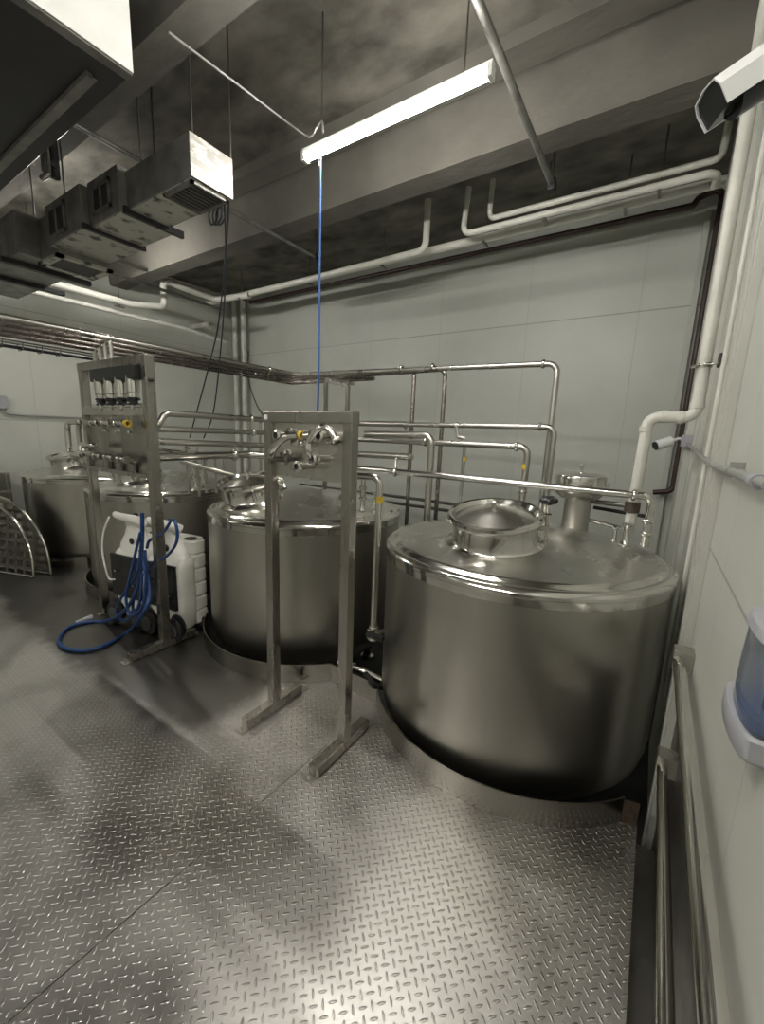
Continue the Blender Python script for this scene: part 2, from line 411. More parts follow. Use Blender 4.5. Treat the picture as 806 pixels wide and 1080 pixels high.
# header bundle: four parallel lines coming from the left foreground, turning along the back
zt = 2.19
hx = [(-3.30, 0), (-3.42, 0), (-3.54, 0), (-3.66, 0)]
ys = [3.10, 3.14, 3.18, 3.22]
top_end = [None]*4
v1 = at(434, 388, Y=3.25); v2 = at(462, 387, Y=3.22); v4 = at(589, 382, Y=3.25)
YT = 3.25
pipe('header_pipe', 'long stainless pipe, topmost line over the tanks, ending in the rightmost tall drop', [(-3.30, -2.6, 2.20), (-3.30, YT, 2.20), (v4.x, YT, 2.155), (v4.x-.012, YT, .55)], .021, 'bundle' if False else 'steel', fil=.07,
     clamps=[((v1.x-.10, YT, 2.19), X_), ((v2.x-.06, YT, 2.185), X_), ((v4.x-.10, YT, 2.157), X_), ((-3.30, 2.9, 2.2), Y_)])
for i, lab in enumerate(['second header pipe from the outer side, dropping behind the gap left of the front tank', 'third header pipe of the overhead bundle, dropping just right of its twin', 'innermost header pipe of the overhead bundle, ending by the panel stand bracket']):
    x = -3.30-.085*(i+1); y = YT-.0*(i+1); z = 2.20-.018*(i+1)
    if i == 0: pts = [(x, -2.6, z), (x, YT+.06, z), (v1.x, YT+.06, z+.0), (v1.x-.01, YT+.06, .1)]
    elif i == 1: pts = [(x, -2.6, z), (x, YT+.12, z), (v2.x, YT+.12, z+.02), (v2.x-.01, YT+.12, .1)]
    else: pts = [(x, -2.6, z), (x, YT+.18, z), (-2.4, YT+.18, z)]
    pipe('header_pipe', lab, pts, .019, 'bundle', fil=.06, clamps=[((x, 2.95-.1*i, z), Y_)])
# four drops from the bundle into the left panel stand
for i, (px, lab) in enumerate([(116, 'rightmost'), (107, 'second from the right'), (97, 'third from the right'), (88, 'leftmost')]):
    x = -3.30-.085*i; z = 2.20-.018*i
    pipe('drop_pipe', '%s of the four short pipe drops between overhead bundle and valve stand' % lab, [(x, 1.465, z+.012), (x, 1.465, 2.06)], .014, 'steel', clamps=[((x, 1.465, z), Y_)], group='short drops onto the valve stand')
# bracket stand behind the centre panel stand
bk = thing('pipe_bracket', 'thin square steel bracket holding the header pipe above the centre panel stand', 'bracket', (-2.0, 2.0, 1.2))
pa = at(344, 402, Y=2.9); pb = at(367, 407, Y=2.9)
MB().bar(pa, pb, .03, .03, .003).build('crossbar', 'frame', bk)
MB().bar((pa.x, 2.9, .9), (pa.x, 2.9, pa.z), .03, .03, .003).build('leg', 'frame', bk)
MB().bar((pb.x, 2.9, .9), (pb.x, 2.9, pb.z), .03, .03, .003).build('leg', 'frame', bk)
MB().box((pa.x+.01, 2.88, pa.z), (pa.x+.05, YT, pa.z+.03), .002).build('saddle', 'frame', bk)

# process pipes on a corner rack: run in depth from the left stand, then along the tanks
XQ = -3.0
def q(px, py, x=XQ): return at(px, py, X=x)
p1e = at(585, 450, Y=3.1)
zq1 = 1.69
pipe('process_pipe', 'upper stainless pipe with a gooseneck beside the valve stand, nearest the wall of the run', [(XQ, 1.49, 1.60), (XQ, 1.60, 1.605), (XQ, 1.66, 1.70), (XQ, 3.0, 1.70), (-2.0, 3.0, 1.70), (-1.75, 3.0, 1.70)], .024, 'steel', fil=.06,
     clamps=[((XQ, 2.42, 1.70), Y_)])
pipe('process_pipe', 'thin stainless pipe along the back ending in an elbow left of the black knob', [(XQ-.02, 1.52, 1.585), (XQ-.02, 3.12, 1.585), (-2.6, 3.12, 1.70), (p1e.x, 3.12, 1.705), (p1e.x-.01, 3.12, .6)], .020, 'steel', fil=.06,
     clamps=[((at(428, 449, Y=3.12)).xyz, X_), ((at(482, 449, Y=3.12)).xyz, X_), ((p1e.x-.10, 3.12, 1.705), X_), ((XQ-.02, 2.46, 1.585), Y_)])
p2e = at(556, 470, Y=3.0)
fit = at(551, 524, Y=3.0)
pipe('process_pipe', 'stainless pipe with yellow band turning down onto the front tank behind its manway', [(XQ+.02, 1.52, 1.50), (XQ+.02, 2.98, 1.46), (-2.3, 2.98, 1.56), (p2e.x+.01, 3.0, 1.56), (p2e.x, 3.0, 1.03)], .023, 'steel', fil=.06,
     clamps=[((p2e.x-.07, 3.0, 1.56), X_), ((at(449, 466, Y=2.98)).xyz, X_), ((p2e.x, 3.0, 1.24), Z_)], bands=[((p2e.x+.001, 3.0, 1.42), Z_)])
p3 = at(456, 459, Y=2.8)
pipe('process_pipe', 'thick stainless pipe bending down between the centre and front tanks', [at(385, 457.5, Y=2.8), (p3.x, 2.8, p3.z), (p3.x-.01, 2.8, .1)], .026, 'steel', fil=.07)
p4 = at(435, 482, Y=2.75); p4s = at(360, 483, Y=2.75)
pipe('process_pipe', 'short thick stainless pipe with a closed end right of the panel stand', [(-2.4, 2.75, p4.z-.01), p4], .026, 'steel')
p5e = at(689, 524, Y=2.6)
o5 = Vector((p5e.x, 2.6, p5e.z))
pipe('process_pipe', 'long low stainless pipe crossing above the front tank to its far outlet', [(-2.55, 2.6, 1.345), (o5.x, 2.6, o5.z), (o5.x-.005, 2.6, 1.06)], .021, 'polish', fil=.045,
     clamps=[((o5.x-.085, 2.6, o5.z), X_), ((at(417, 498, Y=2.6)).xyz, X_), ((o5.x-.003, 2.6, 1.20), Z_), ((o5.x-.003, 2.6, 1.13), Z_)])
a3 = at(491, 462, Y=2.95)
pipe('drop_pipe', 'thin upright stainless pipe with yellow band behind the front tank manway', [at(482, 450, Y=3.1), at(483, 461, Y=3.1), at(491, 462, Y=3.1), (at(491, 462, Y=3.1).x-.012, 3.1, .5)], .014, 'steel', fil=.02, bands=[((at(490, 484, Y=3.1)).xyz, Z_)])
pipe('drop_pipe', 'short thin stub tying two pipes right of the centre stand', [at(418, 484, Y=2.68), at(417, 498, Y=2.6)], .010, 'steel')
# thick pale pipe and rest of the run left of the centre stand
pipe('process_pipe', 'thick bright stainless pipe of the lower run left of the centre stand', [(XQ+.05, 1.52, 1.39), (XQ+.05, 2.35, 1.395), (-2.55, 2.9, 1.36)], .031, 'polish', fil=.05, clamps=[((XQ+.05, 2.2, 1.394), Y_)])
pipe('process_pipe', 'lowest slanting stainless pipe left of the centre stand over the centre tank lid', [at(190, 486, X=-3.12), at(252, 503, X=-2.9)], .022, 'steel')
pipe('process_pipe', 'thin pipe crossing above the tank behind the carts', [at(166, 474, X=-3.2), at(200, 478, X=-3.2), at(234, 480, X=-3.2)], .012, 'steel')
for k, (px, y0, y1) in enumerate([(197, 466, 520), (208, 470, 524), (216, 478, 520), (227, 478, 520), (236, 476, 524), (262, 440, 476), (274, 436, 520)]):
    p = at(px, y0, X=-3.16); e = at(px, y1, X=-3.16)
    pipe('riser_pipe', 'thin upright riser among the valves left of the centre stand, number %s from the left' % ['one', 'two', 'three', 'four', 'five', 'six', 'seven'][k], [(p.x, p.y, p.z), (p.x, p.y, min(e.z, 1.1))], .010 if k % 2 else .014, 'steel', clamps=[((p.x, p.y, p.z-.05), Z_)], group='upright risers behind the stands')
# dark pair of pipes low behind the gap of the tanks
for k, (a, b) in enumerate([((403, 521), (478, 532)), ((403, 528), (478, 540))]):
    A, B = at(*a, Y=3.6), at(*b, Y=3.6)
    pipe('utility_pipe', '%s of two dark pipes low behind the front tank' % ('upper', 'lower')[k], [A+Vector((-1.2, 0, 0)), (B.x+.5, 3.6, A.z-.01)], .016, 'darksteel')
# drain leg right of centre tank with yellow band
L0 = at(378, 502, Y=1.80); L1 = at(401, 503, Y=1.80); L2 = at(393, 665, Y=1.80)
pipe('process_pipe', 'bent stainless pipe with yellow band standing between centre and front tanks', [L0+Vector((-.12, .05, 0)), L0, L1, (L2.x+.004, 1.80, L2.z)], .019, 'polish', fil=.05, clamps=[((L2.x+.004, 1.8, L2.z+.02), Z_)], bands=[(at(400.5, 527, Y=1.80), Z_)])
vb = thing('drain_valve', 'black handled drain valve at the pipe foot between the two front tanks', 'valve', (L2.x, 1.9, 0))
MB().sphere((L2.x, 1.80, L2.z-.03), .035).tube([(L2.x, 1.80, L2.z-.03), (L2.x-.02, 2.05, L2.z-.10)], .022).build('valve_body', 'steel', vb)
MB().box((L2.x-.02, 1.76, L2.z-.03), (L2.x+.09, 1.79, L2.z+.0), .008).tube([(L2.x-.14, 1.95, .10), (L2.x-.02, 1.86, .12), (L2.x+.04, 1.97, .06)], .02).build('handle', 'black', vb)
pipe('drain_pipe', 'low stainless drain manifold behind the kick plate between tanks', [(-1.62, 2.0, .06), (-1.40, 1.98, .09), (-1.28, 2.02, .05)], .022, 'polish', fil=.03, clamps=[((-1.50, 1.99, .075), X_)])

# ================================================================== TANKS
def tank(idx, c, r, label, manway=(-.045, -.31), zr=1.0, knob=True):
    x, y = c; t = thing('steel_tank', label, 'tank', (x, y, ZP), 0, 'stainless mixing tanks standing in deck wells')
    k = r/.765
    sh = [(0, -.13), (.45, -.11), (.62, -.075), (.70, -.02), (.742, .04), (.756, .10), (.76, .16), (.76, .5), (.76, zr-.06)]
    MB().lathe([(a*k, b) for a, b in sh], (x, y, 0), seg=96).build('shell', 'tank', t)
    rim = [(.758, zr-.07), (.764, zr-.065), (.765, zr-.03), (.768, zr-.027), (.768, zr-.012), (.755, zr+.004), (.735, zr+.010), (.722, zr+.006), (.712, zr+.010), (.700, zr+.020), (.685, zr+.024)]
    MB().lathe([(a*k, b) for a, b in rim], (x, y, 0), seg=96).build('rim', 'polish', t)
    MB().lathe([(.686*k, zr+.024), (.66*k, zr+.028), (.5*k, zr+.060), (.3*k, zr+.102), (.1*k, zr+.145), (.04*k, zr+.155), (0, zr+.157)], (x, y, 0), seg=96).build('top_cone', 'cone', t)
    for a in (45, 135, 225, 315):
        lx, ly = x+.55*math.cos(math.radians(a)), y+.55*math.sin(math.radians(a))
        MB().tube([(lx, ly, ZP), (lx, ly, -.04)], .035).lathe([(.06, 0), (.06, .015), (.03, .03)], (lx, ly, ZP), seg=20).build('leg', 'frame', t)
    mx, my = x+manway[0], y+manway[1]; R = .212; zb = zr+.082
    T = Matrix.Translation((mx, my, zb)) @ Matrix.Rotation(math.radians(11), 4, 'X')   # the manway sits square on the sloping cone
    nk = MB().lathe([(R+.045, -.012), (R+.035, .004), (R+.01, .014), (R, .03), (R, .115), (R+.010, .122), (R+.010, .13)], seg=64).xf(T).build('manway_neck', 'polish', t)
    ld = MB().lathe([(R-.010, .136), (R-.025, .138), (.10, .170), (.03, .186), (0, .188)], seg=64).xf(T).build('manway_lid', 'lid', t)
    MB().lathe([(R-.012, .128), (R+.022, .130), (R+.028, .140), (R+.026, .156), (R+.016, .162), (R+.004, .158), (R-.010, .136)], seg=64).xf(T).build('lid_rim', 'polish', ld)
    MB().lathe([(.014, 0), (.014, .018), (.020, .020), (.020, .03), (.010, .038), (0, .039)], (0, 0, .184), seg=20).xf(T).build('lid_boss', 'steel', ld)
    kx, ky = R+.022, .10
    MB().tube([(kx, ky, -.01), (kx, ky, .20)], .010).box((kx-.04, ky-.018, .06), (kx+.012, ky+.018, .09), .004).lathe([(.02, 0), (.02, .02)], (kx, ky, .13), seg=16).xf(T).build('swing_bolt', 'polish', t)
    if knob:
        kb = MB()
        kb.lathe([(0, .0), (.026, .004), (.036, .014), (.036, .028), (.026, .038), (0, .042)], (kx, ky, .20), seg=10)
        for g in range(5): kb.sphere((kx+.028*math.cos(g*2*PI/5), ky+.028*math.sin(g*2*PI/5), .221), .017)
        kb.xf(T).build('hand_knob', 'blackgloss', t)
    MB().box((-R-.042, .07, .05), (-R+.018, .13, .15), .006).tube([(-R-.022, .05, .13), (-R-.022, .15, .13)], .010).xf(T).build('hinge', 'polish', t)
    ox, oy = x+.52, y+.30
    for (dx, dy, h, rr) in ((0, 0, .10, .02), (-.06, .02, .07, .013)):
        MB().lathe([(rr*2.2, -.02), (rr*1.4, .005), (rr, .02), (rr, h), (rr*1.5, h+.003), (rr*1.5, h+.014), (rr, h+.02)], (ox+dx, oy+dy, zr+.045), seg=20).build('outlet', 'polish', t)
    return t
t1 = tank(0, *TANKS[0][:2], 'largest nearest steel tank on the right, close to the white wall')
# vent cap on the far side of the nearest tank
vc = at(614, 508, Y=2.86)
cz = vc.z
vx, vy = vc.x-.01, 2.86
MB().lathe([(.085, 1.03), (.080, 1.06), (.078, cz-.09), (.10, cz-.08)], (vx, vy, 0), seg=40).build('vent_neck', 'steel', t1)
vl = MB().lathe([(.06, cz-.11), (.11, cz-.105), (.148, cz-.07), (.158, cz-.045), (.158, cz-.03), (.150, cz-.025), (.150, cz+.030), (.146, cz+.040), (.10, cz+.056), (.03, cz+.064), (0, cz+.065)], (vx, vy, 0), seg=48).build('vent_cap', 'polish', t1)
MB().tube([(vx, vy, cz+.07), (vx, vy, cz+.10)], .008).sphere((vx, vy, cz+.10), .012).build('cap_stud', 'polish', vl)
MB().box((vx+.13, vy-.015, cz-.04), (vx+.165, vy+.015, cz+.01), .004).build('latch', 'steel', vl)
t2 = tank(1, *TANKS[1][:2], 'centre steel tank behind the open panel stand', (-.20, -.40), knob=False)
t3 = tank(2, *TANKS[2][:2], 'steel tank behind the white foam carts and valve stand', knob=False)
t4 = tank(3, *TANKS[3][:2], 'farthest steel tank at the left edge near the leaning grates', (-.1, -.25))
for t, (x, y) in ((t2, TANKS[1][0]), (t3, TANKS[2][0])):
    # pair of stepped upright valves on the cone
    vx2, vy2 = x+.50, y-.05
    for i in range(2):
        MB().lathe([(.03, 1.04), (.02, 1.06), (.02, 1.12), (.03, 1.125), (.03, 1.14), (.02, 1.145), (.02, 1.20), (.03, 1.205), (.03, 1.22), (.018, 1.225), (.018, 1.30)], (vx2+.07*i, vy2+.05*i, 0), seg=20).build('outlet_valve', 'polish', t)
# ================================================================== STANDS
def post(mb, x, y, z0, z1, w=.052): return mb.box((x-w/2, y-w/2, z0), (x+w/2, y+w/2, z1), .004)
def foot(root, x, y0, y1):
    fb = MB().box((x-.027, y0+.02, .006), (x+.027, y1-.02, .058), .004).build('foot', 'frame', root)
    for yy in (y0, y1): 
        MB().box((x-.03, yy-.025, 0), (x+.03, yy+.03, .006), .001).tube([(x, yy-.005, .004), (x, yy-.005, .03)], .008, 8).build('anchor_plate', 'steel', fb)
    return fb
YS = 1.475
cs = thing('panel_stand', 'open stainless flow panel stand with bent transfer tubes in front of centre tank', 'panel stand', (-1.42, YS, 0))
xl, xr, zt_ = -1.672, -1.152, 1.70
MB_ = post(MB(), xl, YS, .056, zt_-.05); MB_.build('post', 'frame', cs)
post(MB(), xr, YS, .056, zt_-.05).build('post', 'frame', cs)
foot(cs, xl, 1.245, 1.70); foot(cs, xr, 1.225, 1.685)
MB().box((xl-.028, YS-.028, zt_-.055), (xr+.028, YS+.028, zt_), .005).build('top_rail', 'frame', cs)
pn = MB().box((xl+.02, YS+.0, 1.375), (xr-.02, YS+.006, zt_-.05)).build('panel', 'steel', cs)
MB().box((xl-.018, YS-.030, zt_-.04), (xl+.006, YS-.0275, zt_-.018)).build('sticker', 'label', cs, label='small white sticker')
yp = YS-.03
def stub(px, py, parent, L=.10, r=.019, m='polish'):
    p = at(px, py, Y=yp-L)
    mb = MB().lathe([(r*.8, -.004), (r*1.4, 0), (r*1.4, .008), (r, .012), (r, L+.03)], p, (0, 1, 0), 20)
    o = mb.build('port', m, parent)
    MB().lathe([(0, .003), (r*.8, .003), (r*.8, -.003)], p, (0, 1, 0), 20).build('port_bore', 'black', o)
stub(291, 459, cs, .09); stub(336, 460, cs, .09); stub(329, 484, cs, .08); stub(313, 492, cs, .08)
for (px, py) in ((306, 457), (333, 461), (300, 480), (348, 463)):
    p = at(px, py, Y=YS-.004); clamp_mb(MB(), p+Vector((0, -.012, 0)), Y_, .017).build('ferrule', 'steel', cs)
def bend(pts, r, parent, y, name='transfer_tube', m='polish'):
    P = smooth_path([at(px, py, Y=yy) for (px, py, yy) in pts], 8)
    o = MB().tube(P, r, 18).build(name, m, parent); return o, P
o, P = bend([(286, 486, YS-.03), (287, 478, YS-.10), (293, 468, YS-.12), (303, 461, YS-.12), (314, 459, YS-.11)], .0165, cs, 0)
MB().lathe([(.016, -.009), (.019, -.009), (.019, .009), (.016, .009)], at(318, 459, Y=YS-.11), (1, 0, 0), 18).build('marker_ring', 'yellow', cs, label='yellow ring on transfer tube')
MB().lathe([(.015, -.03), (.021, -.03), (.021, .03), (.015, .03)], at(323, 460, Y=YS-.10), (1, 0, .1), 18).build('coupling', 'steel', cs)
yb_ = YS-.125
o, P = bend([(330, 484, YS-.09), (326, 476, yb_), (326, 467, yb_), (331, 458, yb_), (339, 451, yb_), (346, 452, yb_), (351, 458, yb_), (355, 465, yb_)], .0155, cs, 0)
for k_ in (0, -1): clamp_mb(MB(), P[k_], (P[1]-P[0]) if k_ == 0 else (P[-1]-P[-2]), .0155).build('ferrule', 'steel', cs)
hv = MB().box(at(311, 466, Y=YS-.08)-Vector((.02, .01, .02)), at(311, 466, Y=YS-.08)+Vector((.03, .01, .02)), .006); hv.sphere(at(319, 468, Y=YS-.09), .016).build('clamp_nut', 'polish', cs)
MB().tube([at(292, 484, Y=YS-.04), at(305, 485, Y=YS-.04)], .013).tube([at(302, 478, Y=YS-.05), at(302, 490, Y=YS-.05)], .008).sphere(at(302, 484, Y=YS-.05), .018).build('sample_valve', 'darksteel', cs)
MB().sphere(at(296, 508, Y=YS+.02), .022).tube([at(294, 505, Y=YS+.03), at(301, 515, Y=YS+.03)], .012).build('tri_clamp', 'polish', cs)

# left valve stand
ls = thing('valve_stand', 'tall stainless valve stand with four actuators and a jumper panel, behind blue hose', 'panel stand', (-3.3, YS, 0))
xl2, xr2, zt2 = -3.80, -2.845, 2.06
post(MB(), xl2, YS, .056, zt2-.04, .055).build('post', 'frame', ls); post(MB(), xr2, YS, .056, zt2, .06).build('post', 'frame', ls)
foot(ls, xl2, 1.44, 1.58); foot(ls, xr2, 1.20, 1.73)
MB().box((xl2-.03, YS-.03, zt2-.06), (xr2-.03, YS+.03, zt2), .004).build('top_rail', 'frame', ls)
MB().box((xl2+.02, YS-.040, 1.672), (xr2-.025, YS+.03, 1.725), .004).build('middle_rail', 'steel', ls)
MB().box((xl2+.02, YS-.005, 1.26), (xr2-.02, YS+.005, 1.68)).box((xl2+.02, YS-.03, 1.245), (xr2-.02, YS+.02, 1.275), .003).build('panel', 'frame', ls)
MB().box((xl2+.27, YS-.07, 1.905), (xr2-.045, YS+.02, 1.995), .01).build('actuator_hood', 'black', ls)
for k in range(4):
    vxk = xl2+.345+.155*k
    v = MB().lathe([(.0, 1.93), (.040, 1.93), (.042, 1.90), (.042, 1.82), (.036, 1.815), (.036, 1.79)], (vxk, YS-.03, 0), seg=24).build('actuator', 'polish', ls)
    MB().lathe([(.028, 1.79), (.042, 1.785), (.042, 1.775), (.026, 1.77), (.026, 1.755), (.04, 1.75), (.04, 1.74)], (vxk, YS-.03, 0), seg=20).box((vxk-.05, YS-.05, 1.76), (vxk-.025, YS-.01, 1.785), .004).build('valve_clamp', 'blackgloss', v)
    MB().lathe([(.02, 1.70), (.026, 1.71), (.026, 1.74), (.02, 1.745)], (vxk, YS-.03, 0), seg=20).build('valve_body', 'polish', v)
MB().tube([(xl2+.2, YS-.03, 1.735), (xr2-.03, YS-.03, 1.735)], .016).build('manifold', 'polish', ls)
MB().tube(fillet([(xl2+.25, YS-.02, 1.98), (xl2+.235, YS-.02, 1.88), (xl2+.27, YS-.02, 1.76)], .05), .012).build('air_tube', 'black', ls)
# jumpers at the lower panel
for k, (dx, yy) in enumerate(((-.10, YS-.02), (.02, YS-.14))):
    xa = xl2-.03+dx
    MB().tube(fillet([(xa+.22, yy, 1.615), (xa, yy, 1.615), (xa, yy, 1.37), (xa+.22, yy, 1.37)], .07), .021, 16).build('jumper_tube', 'polish' if k else 'steel', ls)
for zrow in (1.615, 1.37):
    for k in range(3):
        xa = xl2+.28+.19*k
        b = MB().tube([(xa, YS-.09, zrow), (xa+.13, YS-.09, zrow)], .016)
        clamp_mb(b, (xa+.02, YS-.09, zrow), X_, .017); clamp_mb(b, (xa+.12, YS-.09, zrow), X_, .017)
        b.build('jumper_link', 'polish' if zrow > 1.5 else 'steel', ls)
        if zrow < 1.5:
            MB().tube([(xa+.07, YS-.09, zrow), (xa+.07, YS-.02, zrow-.03), (xa+.07, YS-.02, zrow-.10)], .014).sphere((xa+.07, YS-.09, zrow), .028).build('check_valve', 'darksteel', ls)
        else:
            MB().lathe([(.012, 0), (.012, .02), (0, .022)], (xa+.03, YS-.005, 1.56), (0, -1, 0), 12).build('stud', 'polish', ls)
MB().lathe([(.017, -.014), (.024, -.014), (.024, .014), (.017, .014)], (xr2-.13, YS-.09, 1.615), (1, 0, 0), 18).build('marker_ring', 'yellow', ls, label='yellow ring on jumper row')
MB().sphere((xl2+.24, YS-.10, 1.45), .075, (1.6, .5, .35)).build('dish_cap', 'polish', ls)
MB().sphere((xr2+.045, YS, 1.90), .012).build('button', 'black', ls)

# ================================================================== FOAM CARTS
def hull(secs, exp=4, seg=28):                       # stacked rounded-rectangle sections (z, cx, cy, hw, hd)
    vs = []; fs = []
    for z, cx, cy, hw, hd in secs:
        for k in range(seg):
            a = 2*PI*k/seg; c, s_ = math.cos(a), math.sin(a)
            vs.append((cx+hw*math.copysign(abs(c)**(2/exp), c), cy+hd*math.copysign(abs(s_)**(2/exp), s_), z))
    n = len(secs)
    for i in range(n-1):
        for k in range(seg): fs.append([i*seg+k, i*seg+(k+1) % seg, (i+1)*seg+(k+1) % seg, (i+1)*seg+k])
    fs.append(list(range(seg))[::-1]); fs.append([(n-1)*seg+k for k in range(seg)])
    return vs, fs
def foam_cart(loc, rz, label):
    t = thing('foam_cart', label, 'foam cart', loc, rz, 'white wheeled foam carts')
    B = dict(local=True)
    vs, fs = hull([(.06, 0, 0, .165, .08), (.08, 0, 0, .178, .095), (.20, 0, 0, .182, .10), (.55, 0, 0, .182, .10), (.60, 0, .01, .178, .09), (.62, 0, .02, .16, .075)])
    MB().add(vs, fs, True).build('body', 'white_plastic', t, **B)
    # ribbed rear container
    secs = [(.05, 0, .13, .15, .06)]
    z = .07
    while z < .66:
        secs += [(z, 0, .13, .172, .078), (z+.085, 0, .13, .172, .078), (z+.095, 0, .13, .160, .070), (z+.105, 0, .13, .160, .070)]; z += .115
    secs += [(.70, 0, .13, .14, .06), (.715, 0, .13, .11, .045)]
    vs, fs = hull(secs); rc = MB().add(vs, fs, True).build('container', 'white_plastic', t, **B)
    MB().lathe([(.05, .71), (.052, .735), (.045, .745), (0, .747)], (0.07, .13, 0), seg=24).build('container_cap', 'black', rc, **B)
    # black control panel
    MB().box((-.165, -.112, .24), (.165, -.09, .59), .008).build('control_panel', 'blackgloss', t, **B)
    MB().tube([(-.12, -.112, .45), (-.08, -.125, .45)], .008).tube([(.08, -.112, .36), (.12, -.125, .36)], .008).build('panel_latch', 'polish', t, **B)
    # cowl with hollowed grip
    vs, fs = hull([(.60, 0, .01, .17, .085), (.66, -.02, .02, .15, .07), (.73, -.03, .03, .105, .055), (.80, -.03, .03, .075, .05), (.84, -.02, .01, .075, .05), (.865, -.02, 0, .06, .045)], 2.6)
    cw = MB().add(vs, fs, True).build('cowl', 'white_plastic', t, **B)
    P = smooth_path([(.07, .04, .83), (.04, -.02, .87), (-.03, -.05, .885), (-.11, -.06, .895), (-.15, -.05, .90)], 6)
    MB().tube(P, .03, 14, radii=[.04-.018*i/len(P) for i in range(len(P))]).sphere(P[-1], .022).build('push_handle', 'white_plastic', t, **B)
    MB().sphere((.02, -.05, .70), .03, (.8, .4, .9)).sphere((.02, 0, .90), .022).build('grip_recess', 'black', t, **B)
    for (wx, wy, r) in ((-.13, -.08, .092), (.145, -.08, .092), (-.13, .18, .06), (.13, .18, .06)):
        w = MB().lathe([(0, -.022), (r*.55, -.022), (r*.6, -.016), (r*.85, -.018), (r, -.010), (r, .010), (r*.85, .018), (r*.6, .016), (r*.55, .022), (0, .022)], (wx, wy-.05, r), (0, 1, 0), 28).build('wheel', 'black', t, **B)
        MB().lathe([(0, -.027), (r*.3, -.027), (r*.58, -.024), (r*.60, .02)], (wx, wy-.05, r), (0, 1, 0), 20).build('hub', 'darkgrey', w, **B)
        MB().sphere((wx, wy-.012, r+.025), r*.9, (1.15, .12, 1.1)).build('wheel_arch', 'black', t, **B)
    return t
cart = foam_cart((-3.03, 1.655, 0), math.radians(10), 'right white foam cart, half behind the valve stand post')
dup(cart, (-3.415, 1.588, 0), math.radians(10), 'left white foam cart under the push handle, with the thin white tube')
# white thin tube loop on the left cart
tb = MB().tube(smooth_path([at(115, 545, Y=1.40), at(109, 562, Y=1.38), at(108, 580, Y=1.38), at(111, 598, Y=1.38), at(115, 610, Y=1.40), at(121, 611, Y=1.42)], 6), .007, 10)
tag(tb.build('white_tube', 'label'), 'thin white tube looping down the left side of the left foam cart', 'tube')
# blue hose
hz = .016
def hpt(px, py, y=None): return at(px, py, Y=y) if y else at(px, py, Z=hz)
hs = thing('blue_hose', 'blue pressure hose hung in coils on the foam carts and looping over the floor', 'hose', hpt(100, 655))
pth = [at(150, 541, Y=1.44), at(150, 570, Y=1.43), at(148, 605, Y=1.42), at(140, 632, Y=1.40), at(127, 648, Y=1.36)] + [hpt(*p) for p in ((112, 655), (92, 656), (74, 661), (64, 670), (63, 679), (74, 685), (96, 685), (118, 677), (138, 664))] + [at(152, 645, Y=1.33), at(158, 625, Y=1.38), at(153, 600, Y=1.40), at(148, 580, Y=1.42)]
MB().tube(smooth_path(pth, 8), .0135, 12).build('hose_run', 'bluehose', hs)
for j, cpts in enumerate([[(148, 562), (139, 600), (133, 630), (138, 648), (150, 640), (154, 610), (153, 580)], [(150, 566), (144, 605), (127, 632), (123, 647), (132, 655), (146, 640), (150, 605)], [(155, 578), (158, 570), (172, 562), (182, 548), (187, 560), (185, 575), (174, 588), (163, 592), (155, 600)], [(152, 590), (146, 615), (140, 640), (147, 650), (156, 630), (157, 600)]]):
    P = smooth_path([at(px, py, Y=1.36+.02*j+(.06 if j == 2 else 0)) for px, py in cpts], 8)
    MB().tube(P, .010, 10).build('hose_coil', 'bluehose', hs)
MB().tube([hpt(97, 652)+Vector((0, 0, .01)), hpt(80, 658)+Vector((0, 0, .01))], .02, radii=[.022, .015]).build('nozzle_grip', 'grey_plastic', hs, label='grey hose nozzle lying on floor')

# ================================================================== LEANING GRATES
def grate(base_r, base_c, rad, lean, label, solid=False):
    A, B = Vector(base_r), Vector(base_c); d = (B-A).normalized(); nrm = Vector((-d.y, d.x, 0)) if Vector((-d.y, d.x, 0)).y > 0 else Vector((d.y, -d.x, 0))
    up = (Vector((0, 0, 1))*math.cos(lean) + nrm*math.sin(lean)).normalized()
    t = thing('drain_grate', label, 'grate', (A.x, A.y, 0), 0, 'half round grates leaning at the left')
    cen = A + d*rad; n2 = d.cross(up).normalized()
    rim = [cen + (-d*math.cos(PI*k/30)*rad + up*math.sin(PI*k/30)*rad) + up*.012 for k in range(31)]
    MB().tube(rim+[rim[0]], .012, 10, caps=False).build('rim', 'polish', t)
    mb = MB(); n = 12
    if solid:
        mb.prism([p for p in rim], n2*.004).build('plate', 'frame', t)
        return t
    for k in range(1, n):
        u = -1+2*k/n; h = math.sqrt(1-u*u)
        mb.bar(cen+d*u*rad+up*.015, cen+d*u*rad+up*h*rad, .035, .006, up=n2)
    for k in range(1, 8):
        hgt = k/8; w = math.sqrt(1-hgt*hgt)
        mb.bar(cen-d*w*rad+up*hgt*rad, cen+d*w*rad+up*hgt*rad, .028, .006, up=n2)
    mb.build('lattice', 'darksteel', t)
    return t
g0 = at(55, 606, Z=0)
grate((g0.x, g0.y-.01, 0), (g0.x-.65, g0.y-.25, 0), .80, .06, 'half round steel grate leaning at far left, bright rim, rear one', True)
g1 = at(38, 609, Z=0)
grate((g1.x, g1.y-.02, 0), (g1.x-.65, g1.y-.25, 0), .74, .13, 'half round steel grate leaning at far left, darker front one')
